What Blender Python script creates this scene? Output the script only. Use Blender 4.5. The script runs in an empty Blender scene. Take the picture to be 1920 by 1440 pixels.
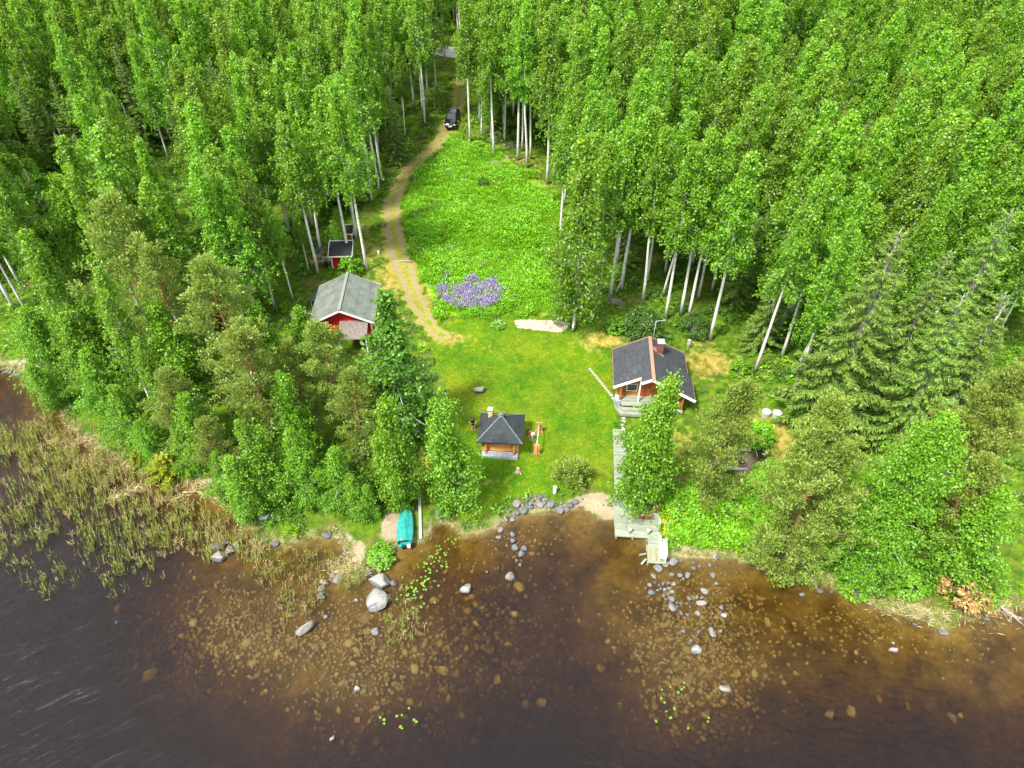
import bpy, bmesh
from mathutils import Vector, Matrix
S = bpy.context.scene
C = S.collection
import math, random
import numpy as np
# ---------------------------------------------------------------- camera numbers and terrain heights
CAM_H, CAM_PITCH, FPX = 50.0, 42.0, 1297.0      # height above the lake, degrees below the horizon, focal length in photo pixels
_c, _s = math.cos(math.radians(CAM_PITCH)), math.sin(math.radians(CAM_PITCH))
def ray(px, py):
    u, v = (px-960)/FPX, (720-py)/FPX
    d = np.array([u, _c + v*_s, -_s + v*_c])
    return d/np.linalg.norm(d)
def at0(px, py, z=0.0):
    d = ray(px, py); t = (z-CAM_H)/d[2]
    return np.array([d[0]*t, d[1]*t])
SHORE_PX = [(0,682),(30,697),(62,716),(100,760),(150,812),(200,850),(250,872),(300,884),(350,905),(400,932),(440,955),(468,985),(492,1012),(520,1018),(560,1012),
 (600,1003),(630,1003),(652,1022),(657,1045),(640,1062),(662,1075),(695,1066),(722,1045),(744,1018),(775,1016),(798,1008),(808,985),(828,975),(850,985),(872,1002),
 (900,997),(930,985),(955,968),(985,960),(1020,958),(1050,957),(1075,952),(1088,943),(1105,955),(1130,968),(1150,975),(1190,985),(1225,1025),(1240,1040),(1275,1040),(1320,1042),
 (1375,1046),(1440,1058),(1480,1078),(1540,1092),(1590,1105),(1640,1132),(1700,1150),(1740,1158),(1762,1178),(1785,1160),(1830,1148),(1875,1138),(1920,1135)]
SHORE = [at0(*p) for p in SHORE_PX]
_L, _R = SHORE[0], SHORE[-1]
SHORE = [np.array([-3000.,900.]), np.array([-400.,170.]), np.array([-150.,98.]), np.array([_L[0]-25,_L[1]+9])] + SHORE + \
        [np.array([_R[0]+14,_R[1]-1]), np.array([_R[0]+45,_R[1]-9]), np.array([150.,5.]), np.array([500.,-60.]), np.array([3000.,-300.])]
SHORE = np.array(SHORE)
LANDPOLY = np.vstack([SHORE, [[3000.,6000.],[-3000.,6000.]]])
def in_poly(P, poly):
    x, y = P[:,0], P[:,1]; ins = np.zeros(len(P), bool)
    j = len(poly)-1
    for i in range(len(poly)):
        xi, yi = poly[i]; xj, yj = poly[j]
        if yi != yj:
            c = ((yi > y) != (yj > y)) & (x < (xj-xi)*(y-yi)/(yj-yi)+xi)
            ins ^= c
        j = i
    return ins
def dist_line(P, line, closed=False):
    best = np.full(len(P), 1e9)
    n = len(line)
    for i in range(n if closed else n-1):
        a, b = line[i], line[(i+1) % n]
        ab = b-a; t = np.clip(((P-a)@ab)/max(ab@ab, 1e-9), 0, 1)
        best = np.minimum(best, np.hypot(P[:,0]-a[0]-t*ab[0], P[:,1]-a[1]-t*ab[1]))
    return best
def sdist(P):                                     # + on land, - in the lake
    d = dist_line(P, SHORE); return np.where(in_poly(P, LANDPOLY), d, -d)
_G = np.random.RandomState(7)
_waves = [(_G.uniform(0,6.28), _G.uniform(0,6.28), w, a) for w, a in ((28,.35),(17,.22),(9,.12),(5,.06),(3.1,.035)) for _ in range(3)]
def lumps(x, y):
    z = 0
    for an, ph, w, a in _waves: z = z + a*np.sin((x*math.cos(an)+y*math.sin(an))*6.283/w + ph)
    return z
SHOALS = [(1290,1140,9,.5),(1330,1260,8,.45),(520,1130,8,.25),(880,1140,7,.45),(760,1250,8,.35),(1700,1150,9,.5),(640,1180,9,.3),(450,1210,8,.3)]
SHOALS = [(*at0(a,b), r, k) for a,b,r,k in SHOALS]
def height_of(x, y):
    P = np.stack([x.ravel(), y.ravel()], 1); d = sdist(P); x, y = P[:,0], P[:,1]
    n = lumps(x, y)
    dl = np.maximum(d, 0)
    land = .32*(1-np.exp(-dl/.7)) + .085*np.minimum(dl, 78) + .03*np.clip(dl-78, 0, 300) + n*np.clip((dl-2)/14, 0, 1)*.8
    dw = np.maximum(-d, 0)
    depth = .08*(1-np.exp(-dw/.8)) + .052*np.minimum(dw, 14) + .10*np.clip(dw-14, 0, 40)
    for sx, sy, r, k in SHOALS: depth = depth*(1-k*np.exp(-((x-sx)**2+(y-sy)**2)/r**2))
    depth = np.maximum(np.clip(depth + n*.12*np.clip(dw/6, 0, 1), .02, 5), np.minimum(.17, .06*dw))
    return np.where(d > 0, land, -depth), d
def _axis(lo, hi, step, far_lo, far_hi):
    a = list(np.arange(lo, hi+1e-6, step)); s = step
    while a[-1] < far_hi: s *= 1.22; a.append(a[-1]+s)
    s = step; pre = [lo]
    while pre[-1] > far_lo: s *= 1.22; pre.append(pre[-1]-s)
    return np.array(pre[:0:-1] + a)
GX = _axis(-62, 62, .5, -2500, 2500); GY = _axis(16, 118, .5, -1800, 3000)
_gx, _gy = np.meshgrid(GX, GY)
_hz, _hd = height_of(_gx, _gy)
GZ, GD = _hz.reshape(_gx.shape), _hd.reshape(_gx.shape)
for _ in range(6):                                # soften the creases of the distance field, on land only
    m = GD > 1.5
    _sm = GZ.copy(); _sm[1:-1,1:-1] = (GZ[1:-1,1:-1]*2 + GZ[:-2,1:-1]+GZ[2:,1:-1]+GZ[1:-1,:-2]+GZ[1:-1,2:])/6
    GZ = np.where(m, _sm, GZ)
def gz(x, y):
    x, y = np.asarray(x, float), np.asarray(y, float)
    i = np.clip(np.searchsorted(GX, x)-1, 0, len(GX)-2); j = np.clip(np.searchsorted(GY, y)-1, 0, len(GY)-2)
    u = np.clip((x-GX[i])/(GX[i+1]-GX[i]), 0, 1); v = np.clip((y-GY[j])/(GY[j+1]-GY[j]), 0, 1)
    return GZ[j,i]*(1-u)*(1-v)+GZ[j,i+1]*u*(1-v)+GZ[j+1,i]*(1-u)*v+GZ[j+1,i+1]*u*v
_T = np.concatenate([np.arange(25, 260, .2), np.arange(260, 700, 2.)])
def at(px, py, h=0.0, water=False):               # the place seen at a photo pixel, h metres above the ground there
    d = ray(px, py); X, Y, Z = d[0]*_T, d[1]*_T, CAM_H+d[2]*_T
    g = gz(X, Y)
    if water: g = np.maximum(g, 0)
    f = Z-g-h; k = int(np.argmax(f <= 0)) if (f <= 0).any() else len(_T)-1
    k = max(k, 1); a = f[k-1]/(f[k-1]-f[k]) if f[k-1] != f[k] else 0
    t = _T[k-1]+a*(_T[k]-_T[k-1])
    return float(d[0]*t), float(d[1]*t), float(CAM_H+d[2]*t-h)
def proj(x, y, z):
    dx, dy, dz = x, y, z-CAM_H
    dep = dy*_c - dz*_s; up = dy*_s + dz*_c
    return 960+FPX*dx/dep, 720-FPX*up/dep, FPX/dep
# ---------------------------------------------------------------- camera, sky, sun, exposure
cam_d = bpy.data.cameras.new('camera'); cam = bpy.data.objects.new('camera', cam_d); C.objects.link(cam)
cam.location = (0, 0, CAM_H); cam.rotation_euler = (math.radians(90-CAM_PITCH), 0, 0)
cam_d.sensor_width = 36; cam_d.lens = 36*FPX/1920; cam_d.clip_end = 9000
S.camera = cam
S.render.resolution_x, S.render.resolution_y = 1024, 768
SUN_EL, SUN_AZ = 57, 226                     # degrees; azimuth clockwise from +y (the view direction)
w = bpy.data.worlds.new('World'); S.world = w; w.use_nodes = True
wn, wl = w.node_tree.nodes, w.node_tree.links
bg = wn['Background']
sky = wn.new('ShaderNodeTexSky'); sky.sky_type = 'NISHITA'; sky.sun_disc = False
sky.sun_elevation = math.radians(SUN_EL); sky.sun_rotation = math.radians(SUN_AZ); sky.dust_density = 1.6
tc = wn.new('ShaderNodeTexCoord'); cn = wn.new('ShaderNodeTexNoise'); cn.inputs['Scale'].default_value = 2.2; cn.inputs['Detail'].default_value = 6
cr = wn.new('ShaderNodeValToRGB'); cr.color_ramp.elements[0].position = .34; cr.color_ramp.elements[1].position = .60
mx = wn.new('ShaderNodeMix'); mx.data_type = 'RGBA'; mx.inputs['B'].default_value = (6.6, 6.7, 6.9, 1)
wl.new(tc.outputs['Generated'], cn.inputs['Vector']); wl.new(cn.outputs['Fac'], cr.inputs['Fac'])
wl.new(cr.outputs['Color'], mx.inputs['Factor']); wl.new(sky.outputs['Color'], mx.inputs['A']); wl.new(mx.outputs['Result'], bg.inputs['Color'])
bg.inputs['Strength'].default_value = .135
sd = bpy.data.lights.new('sun', 'SUN'); sun = bpy.data.objects.new('sun', sd); C.objects.link(sun)
sd.energy = 3.3; sd.angle = math.radians(9.0); sd.color = (1, .95, .86)
_az, _el = math.radians(SUN_AZ), math.radians(SUN_EL)
_sv = Vector((math.sin(_az)*math.cos(_el), math.cos(_az)*math.cos(_el), math.sin(_el)))
sun.rotation_euler = _sv.to_track_quat('Z', 'Y').to_euler(); sun.location = _sv*200
S.view_settings.view_transform = 'Standard'; S.view_settings.look = 'None'; S.view_settings.exposure = 1.3
S.view_settings.gamma = 1; S.view_settings.use_curve_mapping = False
S.render.engine = 'CYCLES'
cy = S.cycles; cy.max_bounces = 8; cy.diffuse_bounces = 4; cy.glossy_bounces = 3; cy.transmission_bounces = 4; cy.transparent_max_bounces = 8
cy.use_denoising = True; cy.sample_clamp_indirect = 6; cy.caustics_reflective = False; cy.caustics_refractive = False
# ---------------------------------------------------------------- materials
class NT:
    def __init__(s, name):
        s.m = bpy.data.materials.new(name); s.m.use_nodes = True; s.t = s.m.node_tree; s.n = s.t.nodes; s.l = s.t.links; s.n.clear()
        s.out = s.n.new('ShaderNodeOutputMaterial')
    def node(s, typ, props=None, **ins):
        n = s.n.new(typ)
        for k, v in (props or {}).items(): setattr(n, k, v)
        for k, v in ins.items(): s.put(n.inputs[k.replace('_', ' ')], v)
        return n
    def put(s, sock, v):
        if isinstance(v, bpy.types.NodeSocket): s.l.new(v, sock)
        elif isinstance(v, (tuple, list)) and len(v) == 3 and sock.type == 'RGBA': sock.default_value = (*v, 1)
        else: sock.default_value = v
    def coord(s, which='Object'): return s.n.new('ShaderNodeTexCoord').outputs[which] if which != 'World' else s.n.new('ShaderNodeNewGeometry').outputs['Position']
    def mapping(s, vec, scale=(1,1,1), rot=(0,0,0)):
        n = s.n.new('ShaderNodeMapping'); s.l.new(vec, n.inputs['Vector']); n.inputs['Scale'].default_value = scale; n.inputs['Rotation'].default_value = rot; return n.outputs[0]
    def noise(s, vec, scale, detail=4, rough=.6, dist=0.):
        n = s.n.new('ShaderNodeTexNoise'); s.l.new(vec, n.inputs['Vector']); n.inputs['Scale'].default_value = scale; n.inputs['Detail'].default_value = detail
        n.inputs['Roughness'].default_value = rough; n.inputs['Distortion'].default_value = dist; return n.outputs['Fac']
    def ramp(s, fac, stops):
        n = s.n.new('ShaderNodeValToRGB'); s.put(n.inputs['Fac'], fac); e = n.color_ramp.elements
        while len(e) < len(stops): e.new(.5)
        for k, (p, c) in enumerate(stops): e[k].position = p; e[k].color = (*c, 1) if not isinstance(c, (int, float)) else (c, c, c, 1)
        return n.outputs['Color']
    def mix(s, f, a, b, blend='MIX'):
        n = s.n.new('ShaderNodeMix'); n.data_type = 'RGBA'; n.blend_type = blend
        s.put(n.inputs['Factor'], f); s.put(n.inputs['A'], a); s.put(n.inputs['B'], b); return n.outputs['Result']
    def math(s, op, a, b=0., clamp=False):
        n = s.n.new('ShaderNodeMath'); n.operation = op; n.use_clamp = clamp; s.put(n.inputs[0], a); s.put(n.inputs[1], b); return n.outputs[0]
    def attr(s, name): return s.node('ShaderNodeAttribute', dict(attribute_name=name)).outputs['Fac']
    def rnd(s): return s.n.new('ShaderNodeObjectInfo').outputs['Random']
    def bump(s, h, strength=.5, dist=.05):
        n = s.n.new('ShaderNodeBump'); s.put(n.inputs['Height'], h); n.inputs['Strength'].default_value = strength; n.inputs['Distance'].default_value = dist; return n.outputs[0]
    def hsv(s, col, h=.5, sat=1., v=1.):
        n = s.n.new('ShaderNodeHueSaturation'); s.put(n.inputs['Color'], col); s.put(n.inputs['Hue'], h); s.put(n.inputs['Saturation'], sat); s.put(n.inputs['Value'], v); return n.outputs[0]
    def pbr(s, color, rough=.7, metal=0., normal=None, spec=.3):
        b = s.node('ShaderNodeBsdfPrincipled'); s.put(b.inputs['Base Color'], color); s.put(b.inputs['Roughness'], rough); s.put(b.inputs['Metallic'], metal)
        b.inputs['Specular IOR Level'].default_value = spec
        if normal is not None: s.l.new(normal, b.inputs['Normal'])
        s.l.new(b.outputs[0], s.out.inputs['Surface']); return s.m
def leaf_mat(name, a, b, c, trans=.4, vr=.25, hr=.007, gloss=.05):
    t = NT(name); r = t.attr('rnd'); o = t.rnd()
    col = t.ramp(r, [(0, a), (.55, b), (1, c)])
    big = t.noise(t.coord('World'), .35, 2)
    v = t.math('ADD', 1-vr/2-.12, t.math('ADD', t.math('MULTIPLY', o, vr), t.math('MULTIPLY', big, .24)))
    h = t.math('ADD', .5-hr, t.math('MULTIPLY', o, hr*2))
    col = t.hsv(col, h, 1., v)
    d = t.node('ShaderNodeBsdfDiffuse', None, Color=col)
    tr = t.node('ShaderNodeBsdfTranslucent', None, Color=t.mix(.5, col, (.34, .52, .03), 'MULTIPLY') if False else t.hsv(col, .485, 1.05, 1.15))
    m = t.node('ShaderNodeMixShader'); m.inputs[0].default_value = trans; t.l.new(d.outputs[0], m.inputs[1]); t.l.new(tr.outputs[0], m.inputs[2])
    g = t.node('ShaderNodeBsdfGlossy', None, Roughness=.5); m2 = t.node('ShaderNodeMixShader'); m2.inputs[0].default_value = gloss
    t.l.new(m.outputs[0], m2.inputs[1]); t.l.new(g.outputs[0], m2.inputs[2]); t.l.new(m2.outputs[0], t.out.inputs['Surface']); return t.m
def plain(name, col, rough=.6, metal=0., grain=.12, scale=6., stretch=(1,1,1), spec=.3, bump=.0, rv=.12):
    t = NT(name); v = t.mapping(t.coord(), stretch); n = t.noise(v, scale, 5)
    k = t.ramp(n, [(.25, 1-grain*1.6), (.75, 1+grain)])
    c = t.mix(1., col, k, 'MULTIPLY')
    c = t.hsv(c, .5, 1., t.math('ADD', 1-rv/2, t.math('MULTIPLY', t.rnd(), rv)))
    return t.pbr(c, rough, metal, t.bump(n, .4, bump) if bump else None, spec)
M = {}
M['birch_leaf'] = leaf_mat('birch leaves', (.075,.215,.005), (.19,.405,.008), (.39,.59,.033), trans=.5, hr=.010, vr=.35)
M['young_leaf'] = leaf_mat('bright broad leaves', (.09,.26,.005), (.175,.40,.008), (.32,.55,.02), vr=.15)
M['dark_leaf'] = leaf_mat('dark birch leaves', (.06,.18,.008), (.115,.28,.010), (.21,.40,.025), vr=.12)
M['shrub_leaf'] = leaf_mat('lime shrub leaves', (.15,.42,.005), (.24,.58,.008), (.34,.68,.015), vr=.1, hr=.008)
M['pine_needle'] = leaf_mat('pine needles', (.11,.195,.016), (.23,.325,.040), (.43,.52,.12), trans=.3, vr=.2)
M['spruce_needle'] = leaf_mat('spruce needles', (.055,.14,.010), (.12,.24,.018), (.26,.38,.045), trans=.15, vr=.25)
M['gold_needle'] = leaf_mat('golden juniper needles', (.12,.15,.006), (.22,.25,.010), (.32,.33,.02), trans=.15)
M['dead_needle'] = leaf_mat('dry orange needles', (.30,.17,.05), (.45,.27,.09), (.55,.36,.14), trans=.2)
M['meadow_leaf'] = leaf_mat('meadow herbs', (.12,.33,.004), (.23,.50,.007), (.37,.60,.018), vr=.3)
M['under_leaf'] = leaf_mat('undergrowth leaves', (.04,.13,.006), (.075,.21,.010), (.12,.28,.018), vr=.4)
M['lawn_blade'] = leaf_mat('lawn blades', (.10,.30,.004), (.18,.40,.006), (.28,.44,.012), trans=.5, vr=.3)
M['hosta'] = leaf_mat('pale hosta leaves', (.16,.40,.04), (.26,.52,.09), (.40,.62,.20), vr=.1)
M['reed'] = leaf_mat('reed blades', (.18,.25,.03), (.29,.36,.05), (.45,.45,.16), trans=.25, vr=.4)
M['dry_reed'] = leaf_mat('dry straw', (.38,.30,.12), (.52,.42,.20), (.66,.55,.30), trans=.1, vr=.3)
M['lily'] = leaf_mat('lily pad green', (.09,.22,.01), (.14,.29,.015), (.2,.33,.03), trans=.1, vr=.2)
M['lupin'] = leaf_mat('lupin flowers', (.30,.24,.42), (.42,.35,.56), (.60,.54,.70), trans=.2, vr=.3, hr=.03)
M['yellow_flower'] = leaf_mat('yellow flowers', (.6,.5,.01), (.7,.55,.01), (.8,.6,.02), trans=.1)
def birch_bark():
    t = NT('birch bark'); v = t.coord(); n = t.noise(t.mapping(v, (3,3,9)), 1., 5, .7); n2 = t.noise(t.mapping(v, (1.2,1.2,3.)), 1., 3)
    z = t.node('ShaderNodeSeparateXYZ', None, Vector=v).outputs['Z']
    c = t.ramp(n, [(.30, (.05,.045,.04)), (.40, (.60,.58,.54)), (.62, (.86,.84,.80))])
    c = t.mix(t.math('MULTIPLY', n2, .25), c, (.5,.46,.40))
    base = t.math('SUBTRACT', 1., t.math('MULTIPLY', z, 1.6), True)
    c = t.mix(t.math('MULTIPLY', base, .8), c, (.16,.14,.12))
    return t.pbr(c, .75, 0, t.bump(n, .3, .02))
M['birch_bark'] = birch_bark()
def pine_bark():
    t = NT('pine bark'); v = t.coord(); n = t.noise(t.mapping(v, (4,4,2)), 1.5, 5, .7); z = t.node('ShaderNodeSeparateXYZ', None, Vector=v).outputs['Z']
    up = t.math('MULTIPLY', t.math('SUBTRACT', z, 4.), .2, True)
    c = t.mix(up, t.ramp(n, [(.3,(.08,.065,.05)),(.7,(.24,.20,.17))]), t.ramp(n, [(.3,(.22,.10,.035)),(.7,(.48,.25,.10))]))
    return t.pbr(c, .85, 0, t.bump(n, .5, .03))
M['pine_bark'] = pine_bark()
M['grey_bark'] = plain('grey bark', (.34,.31,.28), .9, grain=.4, scale=5, stretch=(3,3,1))
M['bare_twig'] = plain('bare grey twigs', (.50,.45,.40), .9, grain=.3)
def granite():
    t = NT('granite'); v = t.coord(); o = t.rnd(); n = t.noise(v, 2.2, 6, .7); f = t.noise(v, 14, 3, .7)
    base = t.ramp(o, [(0,(.10,.105,.115)), (.45,(.16,.16,.165)), (.75,(.20,.187,.172)), (1,(.245,.225,.205))])
    c = t.mix(1., base, t.ramp(n, [(.3,.55),(.5,1.),(.72,1.45)]), 'MULTIPLY'); c = t.mix(1., c, t.ramp(f, [(.35,.7),(.65,1.2)]), 'MULTIPLY')
    z = t.node('ShaderNodeSeparateXYZ', None, Vector=t.coord('World')).outputs['Z']
    wet = t.math('SUBTRACT', 1., t.math('MULTIPLY', t.math('SUBTRACT', z, .02), 9.), True)
    c = t.mix(t.math('MULTIPLY', wet, .55), c, (.07,.06,.045))
    return t.pbr(c, .8, 0, t.bump(n, .5, .06))
M['granite'] = granite()
def lichen_rock():
    t = NT('granite with pale lichen'); v = t.coord(); n = t.noise(v, 2.0, 6, .75); f = t.noise(v, 9, 4, .7)
    nz = t.node('ShaderNodeSeparateXYZ', None, Vector=t.n.new('ShaderNodeNewGeometry').outputs['Normal']).outputs['Z']
    k = t.math('MULTIPLY', t.math('SUBTRACT', t.math('ADD', n, t.math('MULTIPLY', nz, .25)), .56), 7., True)
    c = t.mix(k, t.ramp(f, [(.3,(.09,.10,.11)),(.7,(.20,.20,.21))]), t.ramp(f, [(.35,(.19,.18,.15)),(.55,(.30,.295,.275))]))
    return t.pbr(c, .85, 0, t.bump(n, .5, .06))
M['lichen_rock'] = lichen_rock()
def sunk_stone():
    t = NT('algae coated stone'); v = t.coord(); o = t.rnd(); n = t.noise(v, 2.5, 5, .7)
    c = t.mix(1., t.ramp(o, [(0,(.15,.115,.05)),(.5,(.23,.175,.075)),(1,(.32,.245,.11))]), t.ramp(n, [(.3,.7),(.7,1.2)]), 'MULTIPLY')
    return t.pbr(c, .9)
M['sunk_stone'] = sunk_stone()
M['hut_wood'] = plain('honey log wood', (.56,.27,.07), .6, rv=.3, grain=.22, scale=2.2, stretch=(1,6,6))
M['cabin_wood'] = plain('orange brown log wood', (.44,.16,.035), .6, rv=.3, grain=.22, scale=2.2, stretch=(1,6,6))
M['rack_wood'] = plain('salmon painted boards', (.62,.26,.11), .7, rv=.5, grain=.25, scale=2.5)
M['deck_wood'] = plain('pale green weathered deck', (.27,.295,.225), .8, grain=.22, scale=1.6, stretch=(1,7,1), rv=.34)
M['deck_end'] = plain('yellow green deck boards', (.28,.30,.175), .8, grain=.2, scale=1.6, stretch=(7,1,1), rv=.34)
M['grey_wood'] = plain('silver grey wood', (.42,.41,.39), .85, grain=.3, scale=2, stretch=(1,6,6))
M['brown_wood'] = plain('oiled teak slats', (.27,.115,.05), .6, grain=.25, scale=3)
M['dark_table'] = plain('dark brown table', (.045,.030,.026), .5, grain=.25)
M['red_paint'] = plain('falu red boards', (.50,.012,.008), .75, rv=.25, grain=.14, scale=3, stretch=(6,6,1))
M['door_paint'] = plain('rust red door', (.38,.075,.02), .6, grain=.1)
M['white_paint'] = plain('white paint', (.80,.80,.78), .5, grain=.05)
M['black_felt'] = plain('black roof felt', (.026,.028,.032), .9, grain=.3, scale=5)
def shingle(name, base):
    t = NT(name); v = t.coord(); n = t.noise(v, 3, 5, .7); f = t.noise(v, 22, 3)
    b = t.n.new('ShaderNodeTexBrick'); t.l.new(t.coord('UV'), b.inputs['Vector']); b.inputs['Scale'].default_value = 1
    b.inputs['Brick Width'].default_value = .33; b.inputs['Row Height'].default_value = .16; b.inputs['Mortar Size'].default_value = .008
    b.inputs['Color1'].default_value = (.82,.82,.82,1); b.inputs['Color2'].default_value = (1.16,1.16,1.16,1); b.inputs['Mortar'].default_value = (.5,.5,.5,1)
    c = t.mix(1., base, b.outputs['Color'], 'MULTIPLY'); c = t.mix(1., c, t.ramp(n, [(.3,.75),(.7,1.3)]), 'MULTIPLY'); c = t.mix(1., c, t.ramp(f, [(.3,.8),(.7,1.2)]), 'MULTIPLY')
    st_ = t.ramp(t.noise(t.mapping(v, (1,.5,1)), .9, 6, .75), [(.55,0.),(.72,.55)]); c = t.mix(st_, c, t.mix(1., base, (2.2,2.3,2.0), 'MULTIPLY'))
    return t.pbr(c, .8, 0, t.bump(f, .3, .02))
M['shingle'] = shingle('grey bitumen shingles', (.052,.056,.062))
M['hut_shingle'] = shingle('green black bitumen shingles', (.036,.044,.048))
M['hip_strip'] = plain('worn grey hip strip', (.14,.16,.16), .85, grain=.35, scale=6)
M['barn_sheet'] = plain('weathered grey green sheet roof', (.165,.185,.160), .6, grain=.26, scale=1.1, rv=.14)
M['ridge_metal'] = plain('pale ridge metal', (.225,.245,.205), .5, grain=.08)
M['rust_sheet'] = plain('weathered corrugated sheet', (.24,.205,.18), .8, grain=.35, scale=2.5, stretch=(4,1,1))
M['brown_metal'] = plain('brown sheet metal', (.33,.20,.14), .5, grain=.1)
M['brown_brick'] = plain('brown chimney sheet', (.19,.075,.05), .6, grain=.15)
M['yellow_brick'] = plain('cream chimney render', (.72,.52,.24), .8, grain=.1)
M['zinc'] = plain('zinc sheet', (.55,.60,.62), .4, .5, grain=.08)
M['steel'] = plain('galvanised steel', (.62,.63,.63), .4, .4, grain=.08)
M['stone_wall'] = plain('blue grey speckled stone', (.36,.40,.44), .9, grain=.75, scale=13)
M['concrete'] = plain('pale concrete', (.40,.40,.37), .9, grain=.14, scale=4)
M['slab'] = plain('light paving slab', (.40,.37,.32), .9, grain=.15, scale=4)
M['turquoise'] = plain('turquoise fibreglass', (.025,.30,.26), .5, grain=.3, scale=2.2, stretch=(2,1,1), bump=.12)
M['dark_turq'] = plain('dark turquoise tarpaulin', (.02,.27,.25), .6, grain=.1)
M['black_paint'] = plain('black car paint', (.006,.007,.010), .08, 0, grain=0, spec=.6)
M['glass'] = plain('dark window glass', (.02,.025,.03), .05, 0, grain=0, spec=.7)
M['rubber'] = plain('black rubber', (.012,.012,.012), .7, grain=.1)
M['black_plastic'] = plain('black plastic', (.015,.016,.018), .5, grain=.1)
M['tarp'] = plain('dark green tarpaulin', (.02,.06,.055), .5, grain=.3)
M['blue_plastic'] = plain('bright blue plastic', (.01,.08,.65), .4, grain=.05)
M['red_plastic'] = plain('red plastic', (.55,.01,.02), .4, grain=.05)
M['lens'] = plain('lamp glass', (.8,.8,.8), .1, 0, grain=0, spec=.7)
M['light_box'] = plain('pale lamp glass', (.80,.80,.78), .4, grain=.02)
M['skin'] = plain('skin', (.52,.30,.20), .6, grain=.05)
M['hair'] = plain('dark grey brown hair', (.05,.045,.05), .7, grain=.2)
M['black_cloth'] = plain('black cloth', (.010,.010,.013), .9, grain=.2)
M['white_cloth'] = plain('white cloth', (.78,.78,.82), .9, grain=.08)
M['firewood'] = plain('split firewood', (.46,.31,.17), .9, rv=.5, grain=.35, scale=5)
M['ash'] = plain('ash and charcoal', (.05,.047,.045), .95, grain=.4)
M['red_brick'] = plain('fire ring brick', (.45,.22,.11), .9, grain=.3)
# ---------------------------------------------------------------- mesh helpers
def quads_mesh(name, V, Q, mat, rnd=None, smooth=False):
    """V (n,3) points, Q (m,4) corner indices -> mesh"""
    me = bpy.data.meshes.new(name); V = np.asarray(V, np.float32); Q = np.asarray(Q, np.int32); k = Q.shape[1]
    me.vertices.add(len(V)); me.vertices.foreach_set('co', V.ravel())
    me.loops.add(Q.size); me.loops.foreach_set('vertex_index', Q.ravel())
    me.polygons.add(len(Q)); me.polygons.foreach_set('loop_start', np.arange(0, Q.size, k, dtype=np.int32))
    if rnd is not None:
        a = me.attributes.new('rnd', 'FLOAT', 'FACE'); a.data.foreach_set('value', np.asarray(rnd, np.float32))
    if smooth: me.polygons.foreach_set('use_smooth', np.ones(len(Q), bool))
    if mat: me.materials.append(mat)
    me.update(calc_edges=True); me.validate(); return me
def leaf_quads(P, A, N, L, W):
    """diamond leaves: points P, long axes A, roughly facing N, length L, width W"""
    A = A/np.maximum(np.linalg.norm(A, axis=1, keepdims=True), 1e-6); B = np.cross(A, N); B = B/np.maximum(np.linalg.norm(B, axis=1, keepdims=True), 1e-6)
    L = np.broadcast_to(np.asarray(L, float).reshape(-1, 1), (len(P), 1)); W = np.broadcast_to(np.asarray(W, float).reshape(-1, 1), (len(P), 1))
    v = np.stack([P, P+A*L*.45-B*W*.5, P+A*L, P+A*L*.45+B*W*.5], 1).reshape(-1, 3)
    return v, np.arange(len(P)*4).reshape(-1, 4)
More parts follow.
